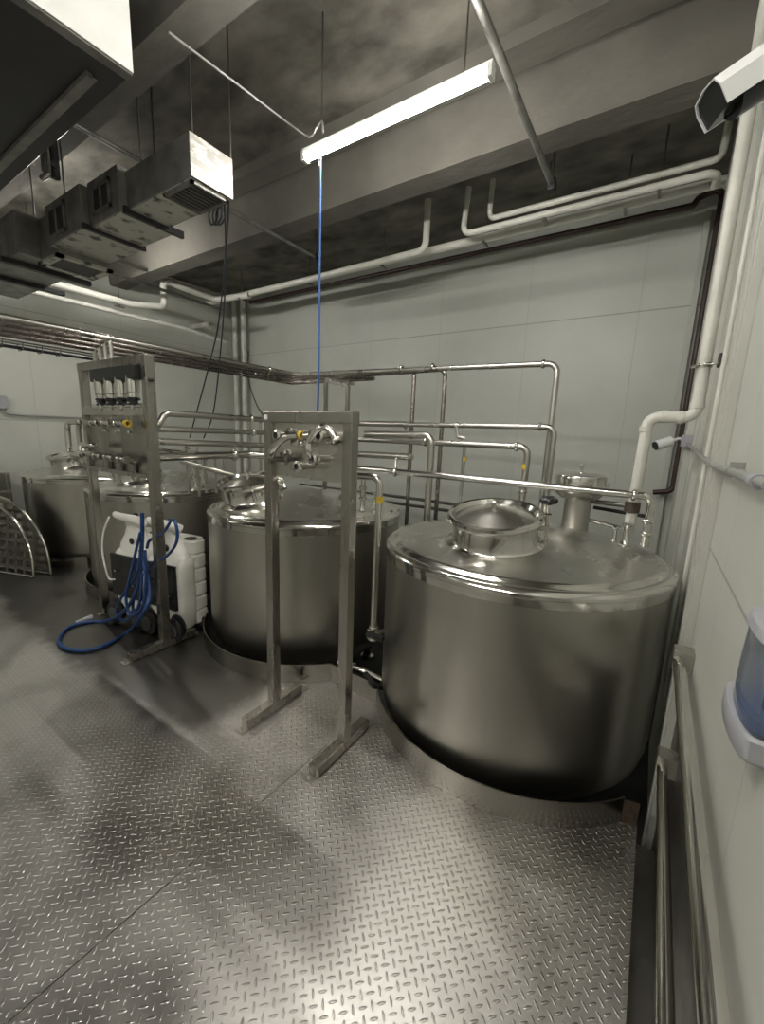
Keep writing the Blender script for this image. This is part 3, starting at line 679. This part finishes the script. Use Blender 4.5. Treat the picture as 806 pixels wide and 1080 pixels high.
# stainless side table at left edge
tb_ = thing('steel_table', 'small stainless rack table cut by the left photo edge beside the farthest tank', 'table', (-6.45, 1.4, 0))
for z in (1.005, .80): MB().box((-6.85, 1.29, z), (-6.09, 1.54, z+.025), .004).build('shelf', 'steel', tb_)
for (x, y) in ((-6.11, 1.52), (-6.83, 1.52), (-6.11, 1.31), (-6.83, 1.31)): post(MB(), x, y, 0, 1.005, .035).build('leg', 'frame', tb_)
MB().box((-6.83, 1.525, .2), (-6.11, 1.535, 1.0)).build('back_panel', 'darksteel', tb_)

# ================================================================== RIGHT WALL THINGS
def rail(label, x, z, y1, r):
    t = thing('guard_rail', label, 'rail', (x, y1, z))
    MB().tube([(x, YF+.05, z), (x, y1, z)], r, 20).build('rail_tube', 'polish', t)
    for yy in (y1-.02, -1.0): MB().box((x-.02, yy-.02, z-.035), (XR, yy+.045, z+.045), .006).build('wall_bracket', 'steel', t)
ru = at(745, 1080, X=XR-.055); rl = at(695, 1080, X=XR-.055)
rail('upper round stainless guard rail along the right wall', XR-.045, .80, 1.86, .020)
rail('lower round stainless guard rail near the deck edge', XR-.050, .44, 1.72, .017)
# soap dispenser
ds = thing('soap_dispenser', 'grey and translucent blue soap dispenser on the right wall, cut by the photo edge', 'dispenser', (XR, 1.05, 1.0))
def dsec(z, y0, y1, d, seg=14):
    pts = [(XR-.002, y0)]
    for k in range(seg+1):
        a = PI*k/seg; yy = (y0+y1)/2-(y1-y0)/2*math.cos(a); dd = d*(abs(math.sin(a))**.45)
        pts.append((XR-.004-dd, yy))
    pts.append((XR-.002, y1)); return [(x, y, z) for x, y in pts]
def loft(secs):
    n = len(secs[0]); mb = MB(); vs = [p for s in secs for p in s]; fs = []
    for i in range(len(secs)-1):
        for k in range(n): fs.append([i*n+k, i*n+(k+1) % n, (i+1)*n+(k+1) % n, (i+1)*n+k])
    fs.append(list(range(n))[::-1]); fs.append([(len(secs)-1)*n+k for k in range(n)])
    return mb.add(vs, fs, True)
loft([dsec(1.075, .86, 1.06, .036), dsec(1.085, .85, 1.07, .041), dsec(1.120, .85, 1.07, .041), dsec(1.125, .855, 1.065, .039)]).build('base_tray', 'grey_plastic', ds)
loft([dsec(1.125, .86, 1.035, .031), dsec(1.20, .86, 1.035, .032), dsec(1.285, .865, 1.03, .029)]).build('soap_tank', 'blueglass', ds, label='translucent blue soap tank')
loft([dsec(1.127, .87, 1.025, .025), dsec(1.15, .87, 1.025, .026)]).build('soap', 'bluetape', ds, label='blue soap at the tank bottom')
loft([dsec(1.285, .855, 1.04, .034), dsec(1.300, .86, 1.035, .030), dsec(1.306, .87, 1.025, .022)]).build('lid', 'grey_plastic', ds)
# near bullet camera
sc_ = thing('security_camera', 'large white bullet security camera at the top right, close to the viewer', 'camera', (XR, 1.0, 2.3))
Fp = at(773, 103, Y=1.08); Bp = at(858, 47, Y=1.12)
ax = (Bp-Fp).normalized(); upv = (Z_-ax*ax.z).normalized(); sd = ax.cross(upv).normalized()
L = (Bp-Fp).length
def caml(p): return Fp+ax*p[2]+upv*p[1]+sd*p[0]
def shell_sec(z, w, h, top): 
    pts = []
    for k in range(20):
        a = 2*PI*k/20; c, s = math.cos(a), math.sin(a)
        pts.append(caml((w*math.copysign(abs(c)**.6, c), h*math.copysign(abs(s)**.6, s)+top, z)))
    return pts
loft([shell_sec(.045, .033, .031, 0), shell_sec(.055, .037, .035, 0), shell_sec(L, .038, .036, 0)]).build('housing', 'cam_white', sc_)
sh = MB()
prof = [(-.040, -.016), (-.042, .02), (-.034, .038), (0, .043), (.034, .038), (.042, .02), (.040, -.016)]
def vis(z, k): return [caml((x*k, y*k, z)) for x, y in prof]+[caml((x*k*.94, y*k*.94, z)) for x, y in reversed(prof)]
n = len(prof)*2; secs = [vis(-.035, .97), vis(.02, .98), vis(L, 1.0)]
fs = []
for i in range(2):
    for k in range(n): fs.append([i*n+k, i*n+(k+1) % n, (i+1)*n+(k+1) % n, (i+1)*n+k])
fs += [list(range(n))[::-1], [2*n+k for k in range(n)]]
lin = [caml((x*.93, y*.93, z)) for z in (-.031, .05) for x, y in prof]; q = len(prof)
MB().add(lin, [[k, (k+1) % q, q+(k+1) % q, q+k] for k in range(q)] + [list(range(q))[::-1]], False).build('visor_inside', 'blackgloss', sc_)
sh.add([p for s in secs for p in s], fs, False).build('sun_shield', 'cam_white', sc_)
MB().tube([caml((0, 0, -.005)), caml((0, 0, .048))], .0335, 24).build('front_bezel', 'blackgloss', sc_)
MB().lathe([(.018, 0), (.020, -.006), (.012, -.008), (0, -.004)], caml((0, 0, -.006)), ax, 20).build('lens', 'blackgloss', sc_)
MB().tube(fillet([caml((0, -.03, L-.02)), caml((0, -.06, L)), (XR, .88, caml((0, -.08, L)).z)], .03), .018).build('mount_arm', 'cam_white', sc_)
# small far bullet camera with junction box and conduit
jx = XR-.055
J = at(722, 465, X=jx)
sf = thing('security_camera', 'small white bullet camera on a grey box beside the white drain pipe', 'camera', J)
Cf = at(692, 470, Y=J.y-.10); Cb = at(708, 465, Y=J.y-.05)
dv = (Cf-Cb).normalized()
MB().tube([Cb, Cf], .038, 18).build('housing', 'cam_white', sf)
MB().tube([Cf-dv*.005, Cf+dv*.012], .032, 18).build('lens', 'blackgloss', sf)
MB().tube([Cb, Cb-dv*.06, J], .012, 10).build('mount_arm', 'cam_white', sf)
MB().box(J-Vector((.02, .05, .045)), J+Vector((.055, .05, .045)), .008).build('junction_box', 'grey_plastic', sf)
K = [at(726, 468, X=XR-.03), at(736, 478, X=XR-.03), at(752, 490, X=XR-.03), at(775, 499, X=XR-.03), at(812, 512, X=XR-.03)]
cd = thing('conduit', 'thick grey conduit sweeping along the right wall from the small camera', 'conduit', K[0])
MB().tube(smooth_path(K, 8), .012, 14).build('conduit_run', 'greypipe', cd)
p = at(796, 507, X=XR-.03); MB().tube([p, p+(K[4]-K[3]).normalized()*.05], .017, 16).build('coupling', 'grey_plastic', cd)
p = at(728, 470, X=XR-.03)
p = at(771, 498, X=XR-.03); MB().tube([p-Vector((0, .012, 0)), p+Vector((0, .012, 0))], .015, 16).box(p+Vector((-.006, -.006, .010)), p+Vector((.03, .006, .03)), .002).build('strap', 'greypipe', cd)
# slim white conduit straight down the wall
ca = at(771.6, 340, X=XR-.02)
tag(MB().tube([(XR-.02, ca.y, ZC-.02), (XR-.02, ca.y, .3)], .010, 12).build('wall_conduit', 'pvc'), 'slim straight white conduit running down the right wall', 'conduit')
# white drain pipe with offset
YD = 2.72
dh = at(737, 441, Y=YD); dl = at(690, 440, Y=YD)
xd = .143
dr = thing('drain_pipe', 'white drain pipe with a sideways offset beside the right wall', 'pipe', (xd, YD, 3.4))
ptop = at(786, 110, Y=YD)
MB().tube(fillet([(xd, YD, ZC), (xd, YD, dh.z+.002), (dl.x-.025, YD, dl.z+.002), (dl.x-.038, YD, 1.10)], .055, 10), .029, 28).build('pipe_run', 'pvc', dr)
for pc, dd in (((xd, YD, dh.z+.065), Z_), ((xd-.065, YD, dh.z+.002), X_), ((dl.x+.045, YD, dl.z+.003), X_), ((dl.x-.03, YD, dl.z-.065), Z_)):
    MB().lathe([(.028, -.016), (.033, -.015), (.033, .015), (.028, .016)], pc, dd, 28).build('coupling', 'pvc', dr)
zc = at(742, 394, Y=YD).z+.04
MB().lathe([(.029, -.010), (.035, -.010), (.035, .010), (.029, .010)], (xd, YD, zc), Z_, 28).tube([(xd-.03, YD-.02, zc), (xd-.055, YD-.03, zc-.01)], .008).tube([(xd-.02, YD-.035, zc), (XR, YD-.045, zc)], .006).build('pipe_strap', 'steel', dr)
MB().box((XR-.03, YD-.10, zc-.02), (XR, YD-.03, zc+.04), .004).build('strap_bracket', 'black', dr)
MB().lathe([(.029, 1.22), (.04, 1.225), (.04, 1.28), (.029, 1.285)], (dl.x-.038, YD, 0), seg=28).build('end_fitting', 'wood', dr, label='brown fitting at the pipe foot')
# hardware next to the outlet
for k, (px, py, qx, qy, yy, r, m) in enumerate([(618, 528, 660, 533, 2.95, .015, 'darksteel'), (612, 546, 655, 557, 2.95, .013, 'polish'), (626, 535, 690, 546, 3.05, .012, 'black')]):
    pipe('utility_pipe', ['dull pipe behind the vent cap on the front tank', 'bright thin pipe low behind the vent cap', 'black pipe with small valve behind the outlet of the front tank'][k], [at(px, py, Y=yy), at(qx, qy, Y=yy)], r, m)
# dark brown sprinkler pipe
YW = 5.15
b1 = at(300, 309, Y=YW); b2 = at(733, 228, Y=YW); b3 = at(740, 206, Y=YW); b4 = at(762, 193, Y=YW)
xb = .186
pipe('sprinkler_pipe', 'dark brown sprinkler pipe along the back wall, dropping down the right corner', [(-6.35, YW, b1.z-.03), (b2.x-.02, YW, b1.z-.03), (b2.x-.0, YW, b3.z-.02), (xb, YW, b3.z+.03), (xb, YW, 1.15), (0.02, YW, 1.12)], .027, 'brownpipe', fil=.06, seg=14)
pc = at(705, 545, Y=YW)

# ================================================================== CEILING SERVICES
# white water pipes along the back, in front of the wall
def hangers(root, pts, r):
    for p in pts:
        MB().tube([(p[0], p[1], p[2]-.05), (p[0], p[1], ZC)], .006, 6).box((p[0]-.012, p[1]-.06, p[2]-.065), (p[0]+.012, p[1]+.06, p[2]-.05)).build('hanger', 'darksteel', root)
YP = 4.4
za = at(500, 250, Y=YP).z; 
w1 = pipe('white_pipe', 'longest white pipe under the ceiling along the back wall, lowest of three', [(-6.55, YP, at(490, 256, Y=YP).z), (XR-.02, YP, at(490, 256, Y=YP).z)], .040, 'pvc')
hangers(w1, [(x, YP, at(490, 256, Y=YP).z) for x in (-5.6, -4.2, -3.0, -1.75, -.5)], .045)
YP2 = 4.15
e = at(488, 250, Y=YP2); zz = e.z
w2 = pipe('white_pipe', 'white pipe under the ceiling with an upright end left of the dark strut foot', [(e.x+.03, YP2, ZC), (e.x+.0, YP2, zz+.02), (.10, YP2, zz+.02), (.10, YP2+.2, zz+.02)], .028, 'pvc', fil=.08)
hangers(w2, [(x, YP2, zz+.02) for x in (-1.1, -.25)], .04)
e = at(516, 231, Y=YP2); zz3 = e.z
w3 = pipe('white_pipe', 'topmost white pipe under the ceiling turning up just left of the pair of rods', [(e.x+.01, YP2, ZC), (e.x, YP2, zz3), (.11, YP2, zz3), (.12, YP2, ZC)], .024, 'pvc', fil=.06)
w4p = at(449, 258, Y=4.25)
e4 = at(449, 262, Y=4.15)
pipe('white_pipe', 'white pipe elbow rising to the slab near the middle of the back wall', [(e4.x, 4.15, ZC), (e4.x, 4.15, at(440, 266, Y=4.15).z), (-4.6, 4.15, at(440, 268, Y=4.15).z)], .035, 'pvc', fil=.09)
# left wall white pipes
zl = 3.24; XW = -6.2
wl1 = pipe('white_pipe', 'white pipe along the left wall stepping up into the corner with an S bend', [(XW, -2.5, zl-.03), (XW, 3.05, zl-.02), (XW+.02, 3.5, 3.30), (XW+.02, 3.5, 3.66), (XW+.02, 4.35, 3.63), (-5.4, 4.38, 3.60)], .045, 'pvc', fil=.09)
hangers(wl1, [(XW, y, zl-.03) for y in (.8, 2.0, 2.9)], .045)
wl2 = pipe('white_pipe', 'thinner white pipe just below its twin on the left wall', [(XW-.1, -2.5, zl-.16), (XW-.1, 3.9, zl-.14), (XW-.1, 4.6, zl-.2)], .030, 'pvc')
pipe('white_pipe', 'short white pipe stub near the left rear corner', [at(198, 346, Y=4.4), at(218, 342, Y=4.4)], .035, 'pvc')
for k, (px, y0, y1) in enumerate([(247, 322, 440), (256, 322, 440)]):
    a = at(px, y0, Y=5.15)
    pipe('downpipe', ['left of two white pipes down the rear left corner', 'right of two white pipes down the rear left corner'][k], [(a.x, 5.15, 3.9), (a.x, 5.15, 1.9+.1*k), (a.x+(-.05 if k else 0), 5.15, ZP)], .045, 'pvc')
# dark thin pipes at the left ceiling
for k, (a, b, z) in enumerate([((85, 277), (235, 327), 3.45), ((104, 268), (232, 310), 3.6)]):
    A, B = at(*a, X=-5.9), at(*b, X=-5.9)
    pipe('steel_pipe', ['lower dark thin pipe near the left wall below the duct', 'upper dark thin pipe near the left wall below the duct'][k], [A, B], .02, 'darksteel')
# struts running in depth
def strut(label, px1, px2, z, y0, y1, r, m='darksteel', foot_=False):
    A = at(*px1, Z=z); B = at(*px2, Z=z); x = (A.x+B.x)/2
    t = thing('ceiling_conduit', label, 'conduit', (x, B.y, z))
    MB().tube([(x, y0, z), (x, B.y, z)], r, 10).build('conduit_run', m, t)
    if foot_:
        MB().box((x-.025, B.y-.04, z-.045), (x+.025, B.y+.03, z+.03), .006).build('end_box', 'black', t)
    for yy in (B.y-.02, y0+.1): MB().tube([(x, yy, z), (x, yy, ZC)], .007, 6).build('hanger', 'darksteel', t)
    return t
strut('dark steel conduit crossing the beams right of the light, ending in a black foot', (503, 0), (583, 195), 3.50, 1.0, 0, .022, 'duct', True)
strut('thin conduit above the duct ending near the blue air line', (75, 130), (335, 272), 3.50, .5, 0, .016, 'duct', True)
A = at(178, 34, Z=3.5); B = at(318, 140, Z=3.5)
cc = thing('light_cable', 'thin grey cable leading across the slab to the tube light', 'cable', B)
MB().tube(smooth_path([A, (A+B)/2, B, at(329, 143, Z=3.42), at(334, 135, Z=3.4), at(340, 128, Z=3.45), at(341, 140, Z=3.32)], 6), .0055, 8).build('cable_run', 'greypipe', cc)
# light fixtures
def light(label, x0, x1, y, z):
    t = thing('tube_light', label, 'ceiling light', ((x0+x1)/2, y, z), 0)
    MB().box((x0, y-.018, z+.02), (x1, y+.018, z+.045), .006).build('housing', 'label', t)
    MB().tube([(x0+.02, y, z), (x1-.02, y, z)], .024, 16).build('light_tube', 'tube', t)
    for xx in (x0, x1-.025): MB().box((xx, y-.026, z-.026), (xx+.025, y+.026, z+.03), .006).build('end_cap', 'label', t)
    for xx in (x0+.15, x1-.15): MB().tube([(xx, y, z+.05), (xx, y, ZC)], .004, 6).build('hanger', 'darksteel', t)
    return t
light('bright tube light hanging over the centre and front tanks', -2.10, -.875, 2.145, 3.30)
light('tube light hidden above the ducts by the left wall', -5.9, -4.7, 2.30, 3.45)
light('tube light hanging over the viewer near the right wall', -1.35, -.15, .35, 3.30)
light('tube light hanging behind the viewer', -2.6, -1.4, -1.3, 3.30)
light('tube light hanging behind the viewer further left', -5.4, -4.2, -1.0, 3.30)
# cord from light end, blue air line
tag(MB().tube(smooth_path([at(338, 158, Y=2.14), at(338, 200, Y=2.14), at(337, 300, Y=2.14), at(336, 405, Y=2.14), at(334, 470, Y=2.2)], 6), .0075, 10).build('air_line', 'bluetape'), 'blue air line hanging straight down from the tube light', 'hose')
# black cables from the duct end
for k, P in enumerate([[(241, 206), (240, 240), (232, 330), (222, 380), (200, 462)], [(236, 208), (238, 260), (236, 330), (226, 430), (215, 462)]]):
    tag(MB().tube(smooth_path([at(px, py, Y=1.9+.1*i) for i, (px, py) in enumerate(P)], 6), .0055, 8).build('hanging_cable', 'cable'), ['black cable hanging from the duct corner, slanting left', 'black cable hanging from the duct corner, right of its twin'][k], 'cable', 'black cables under the duct')
lp = MB()
for k in range(3): 
    c0 = at(226+k*4, 212, Y=1.86); lp.tube(smooth_path([c0, c0+Vector((-.06, 0, -.06)), c0+Vector((-.04, 0, -.13)), c0+Vector((.03, 0, -.10)), c0+Vector((.03, 0, .0))], 6), .006, 8)
tag(lp.build('cable_coil', 'cable'), 'small coil of black cable under the duct end', 'cable')
tag(MB().tube(smooth_path([at(262, 370, Y=4.6), at(262, 400, Y=4.0), at(270, 425, Y=3.2), at(279, 440, Y=2.6)], 6), .008, 8).build('hanging_cable', 'cable'), 'dark cable curving down behind the left top corner of the centre stand', 'cable')
# ducts
dx0, dx1, dy0, dy1, dz0, dz1 = -5.2, -2.40, 1.555, 1.835, 3.005, 3.225
du = thing('air_duct', 'galvanised air duct with speckled underside and a bright end plate', 'air duct', (-3.5, 1.7, dz0))
MB().box((-3.12, dy0, dz0+.002), (dx1-.002, dy1, dz1), .003).build('duct_section', 'duct', du)
MB().box((dx1-.002, dy0+.0, dz0), (dx1+.003, dy1, dz1), .0015).build('end_plate', 'duct_end', du, label='bright end plate with faint vent lines')
MB().box((-3.12, dy0+.01, dz0-.003), (dx1-.02, dy1-.01, dz0+.003)).build('underside', 'duct_bottom', du, label='pale speckled underside')
g = MB().box((-2.70, dy0+.035, dz0-.012), (-2.44, dy1-.04, dz0-.003)).build('bottom_grille', 'black', du)
gr = MB()
for k in range(7): gr.box((-2.69+.036*k, dy0+.035, dz0-.018), (-2.682+.036*k, dy1-.04, dz0-.010))
for (a, b) in (((-2.72, dy0+.015), (-2.70, dy1-.02)), ((-2.44, dy0+.015), (-2.42, dy1-.02)), ((-2.72, dy0+.015), (-2.42, dy0+.035)), ((-2.72, dy1-.04), (-2.42, dy1-.02))): gr.box((a[0], a[1], dz0-.02), (b[0], b[1], dz0-.003))
gr.build('grille_bars', 'duct', g)
MB().box((-3.55, dy0-.05, dz0-.03), (-3.12, dy1+.03, dz1+.02), .003).build('duct_section', 'duct', du)
MB().box((-3.54, dy0-.04, dz0-.034), (-3.13, dy1+.02, dz0-.028)).build('underside', 'duct_bottom', du)
MB().box((-3.13, dy0-.03, dz0-.035), (-3.10, dy1+.10, dz0+.01), .002).build('flange', 'darkduct', du)
MB().box((-4.15, dy0-.10, dz0-.05), (-3.55, dy1+.03, dz1), .003).build('duct_section', 'duct', du)
MB().box((-4.14, dy0-.09, dz0-.055), (-3.56, dy1+.02, dz0-.048)).build('underside', 'duct_bottom', du)
MB().box((-3.57, dy0-.10, dz0-.055), (-3.54, dy1+.05, dz0-.02), .002).build('flange', 'darkduct', du)
# access frames on the near side
for (a, b, z0, z1, y) in ((-3.47, -3.22, dz0+.02, dz1-.03, dy0-.052), (-4.10, -3.80, dz0-.02, dz1-.04, dy0-.102)):
    fr = MB()
    fr.box((a, y-.012, z0), (b, y, z0+.02)).box((a, y-.012, z1-.02), (b, y, z1)).box((a, y-.012, z0), (a+.02, y, z1)).box((b-.02, y-.012, z0), (b, y, z1)).box(((a+b)/2-.01, y-.012, z0), ((a+b)/2+.01, y, z1))
    w = fr.build('access_frame', 'duct', du)
    MB().box((a+.02, y-.004, z0+.02), (b-.02, y-.001, z1-.02)).build('access_opening', 'black', w)
# bottom outlet box left part
MB().box((-4.45, 1.50, 2.90), (-4.10, 1.86, 3.22), .004).build('duct_section', 'duct', du)
MB().box((-4.42, 1.53, 2.89), (-4.13, 1.83, 2.902)).build('bottom_grille', 'black', du)
fr = MB()
for (a, b) in (((-4.47, 1.48), (-4.42, 1.88)), ((-4.13, 1.48), (-4.08, 1.88)), ((-4.47, 1.48), (-4.08, 1.53)), ((-4.47, 1.83), (-4.08, 1.88))): fr.box((a[0], a[1], 2.882), (b[0], b[1], 2.905))
fr.build('outlet_frame', 'duct_bottom', du)
MB().box((-6.10, 1.35, 2.93), (-4.45, 1.80, 3.24), .004).build('duct_section', 'duct', du)
for x in (-4.7, -5.3): MB().box((x-.03, 1.30, 2.89), (x+.03, 1.95, 2.93), .003).build('support_rail', 'darkduct', du)
for (x, y) in ((-2.44, 1.60), (-2.42, 1.84), (-3.0, 1.60), (-3.3, 1.86), (-3.9, 1.5), (-4.5, 1.5), (-5.2, 1.4)): MB().tube([(x, y, dz1-.02), (x, y, 3.63 if 1.38 < y < 1.64 else ZC)], .006, 6).build('hanger_rod', 'darksteel', du)
# electrical pod over the duct with cables
pd = thing('valve_pod', 'dark pipe cluster with small shiny valves above the duct bend', 'pipe cluster', (-3.75, 1.45, 3.3))
MB().tube([(-3.66, 1.36, 3.24), (-3.66, 1.36, 3.58)], .03).tube([(-3.60, 1.34, 3.30), (-3.72, 1.34, 3.30)], .02).build('cluster_body', 'black', pd)
for k in range(4): MB().tube([(-3.58-.03*k, 1.30, 3.22+.01*k), (-3.58-.03*k, 1.30, 3.55)], .011, 8).sphere((-3.58-.03*k, 1.29, 3.21), .018).build('gauge_line', 'steel', pd)
for k in range(3): MB().tube([(-3.6, 1.33+.05*k, 3.52+.02*k), (-6.8, 1.33+.05*k, 3.52+.02*k)], .018, 8).build('feed_line', 'darksteel', pd)
# large dark duct in the near left corner with its bright end
d2 = thing('air_duct', 'large dark air duct in the top left corner with a glaring white end face', 'air duct', (-3.5, .8, 3.0))
MB().box((-6.08, .10, 3.005), (-1.972, 1.04, 3.58), .003).build('duct_section', 'darkduct', d2)
MB().box((-1.974, .10, 3.005), (-1.968, 1.04, 3.58), .001).build('end_plate', 'label', d2, label='white end plate lit by the tube light')
MB().box((-6.08, .93, 2.985), (-2.12, .955, 3.006), .002).box((-6.08, .955, 2.99), (-2.12, .97, 2.995)).build('angle_strip', 'duct', d2)
MB().box((-2.02, .10, 2.998), (-1.975, 1.04, 3.006)).build('edge_flange', 'duct', d2)
# wire cable tray below the header bundle
ct = thing('cable_tray', 'wire cable tray under the header pipe bundle', 'cable tray', (-3.9, 0, 1.95))
A = at(0, 357, X=-3.95); B = at(113, 376, X=-3.95); zt3 = (A.z+B.z)/2
tr = MB()
for dx in (0, .06, .12): tr.tube([(-3.95-dx, -2.5, zt3-(.04 if dx == .06 else 0)), (-3.95-dx, B.y, zt3-(.04 if dx == .06 else 0))], .006, 6)
for k in range(34):
    y = -2.4+.115*k
    if y < B.y: tr.tube([(-3.95, y, zt3), (-3.97, y, zt3-.05), (-4.05, y, zt3-.05), (-4.07, y, zt3)], .004, 6)
tr.build('tray_wires', 'darksteel', ct)
MB().tube([(-4.0, -2.5, zt3-.035), (-4.0, B.y, zt3-.035)], .012, 8).build('tray_cable', 'cable', ct)
# left wall outlet with conduit
XE = XL+.03
a0 = at(2, 424, X=XE)
eb = thing('wall_outlet', 'grey box on the left wall feeding a thin conduit', 'electrical box', a0)
MB().box(a0-Vector((.03, .09, .08)), a0+Vector((.03, .05, .08)), .01).build('box_body', 'grey_plastic', eb)
MB().tube(smooth_path([at(1, 430, X=XE), at(4, 434, X=XE), at(14, 437, X=XE), at(50, 439, X=XE), at(88, 441, X=XE), at(130, 443, X=XE)], 6), .013, 10).build('conduit_run', 'greypipe', eb)

# ================================================================== world & view
w = bpy.data.worlds.new('world'); bpy.context.scene.world = w; w.use_nodes = True
w.node_tree.nodes['Background'].inputs[0].default_value = (.8, .82, .78, 1); w.node_tree.nodes['Background'].inputs[1].default_value = .02
vs_ = bpy.context.scene.view_settings
vs_.view_transform = 'Standard'; vs_.look = 'None'; vs_.exposure = 2.0; vs_.gamma = 1; vs_.use_curve_mapping = False
try:
    bpy.context.scene.cycles.max_bounces = 8; bpy.context.scene.cycles.sample_clamp_indirect = 6
except Exception: pass
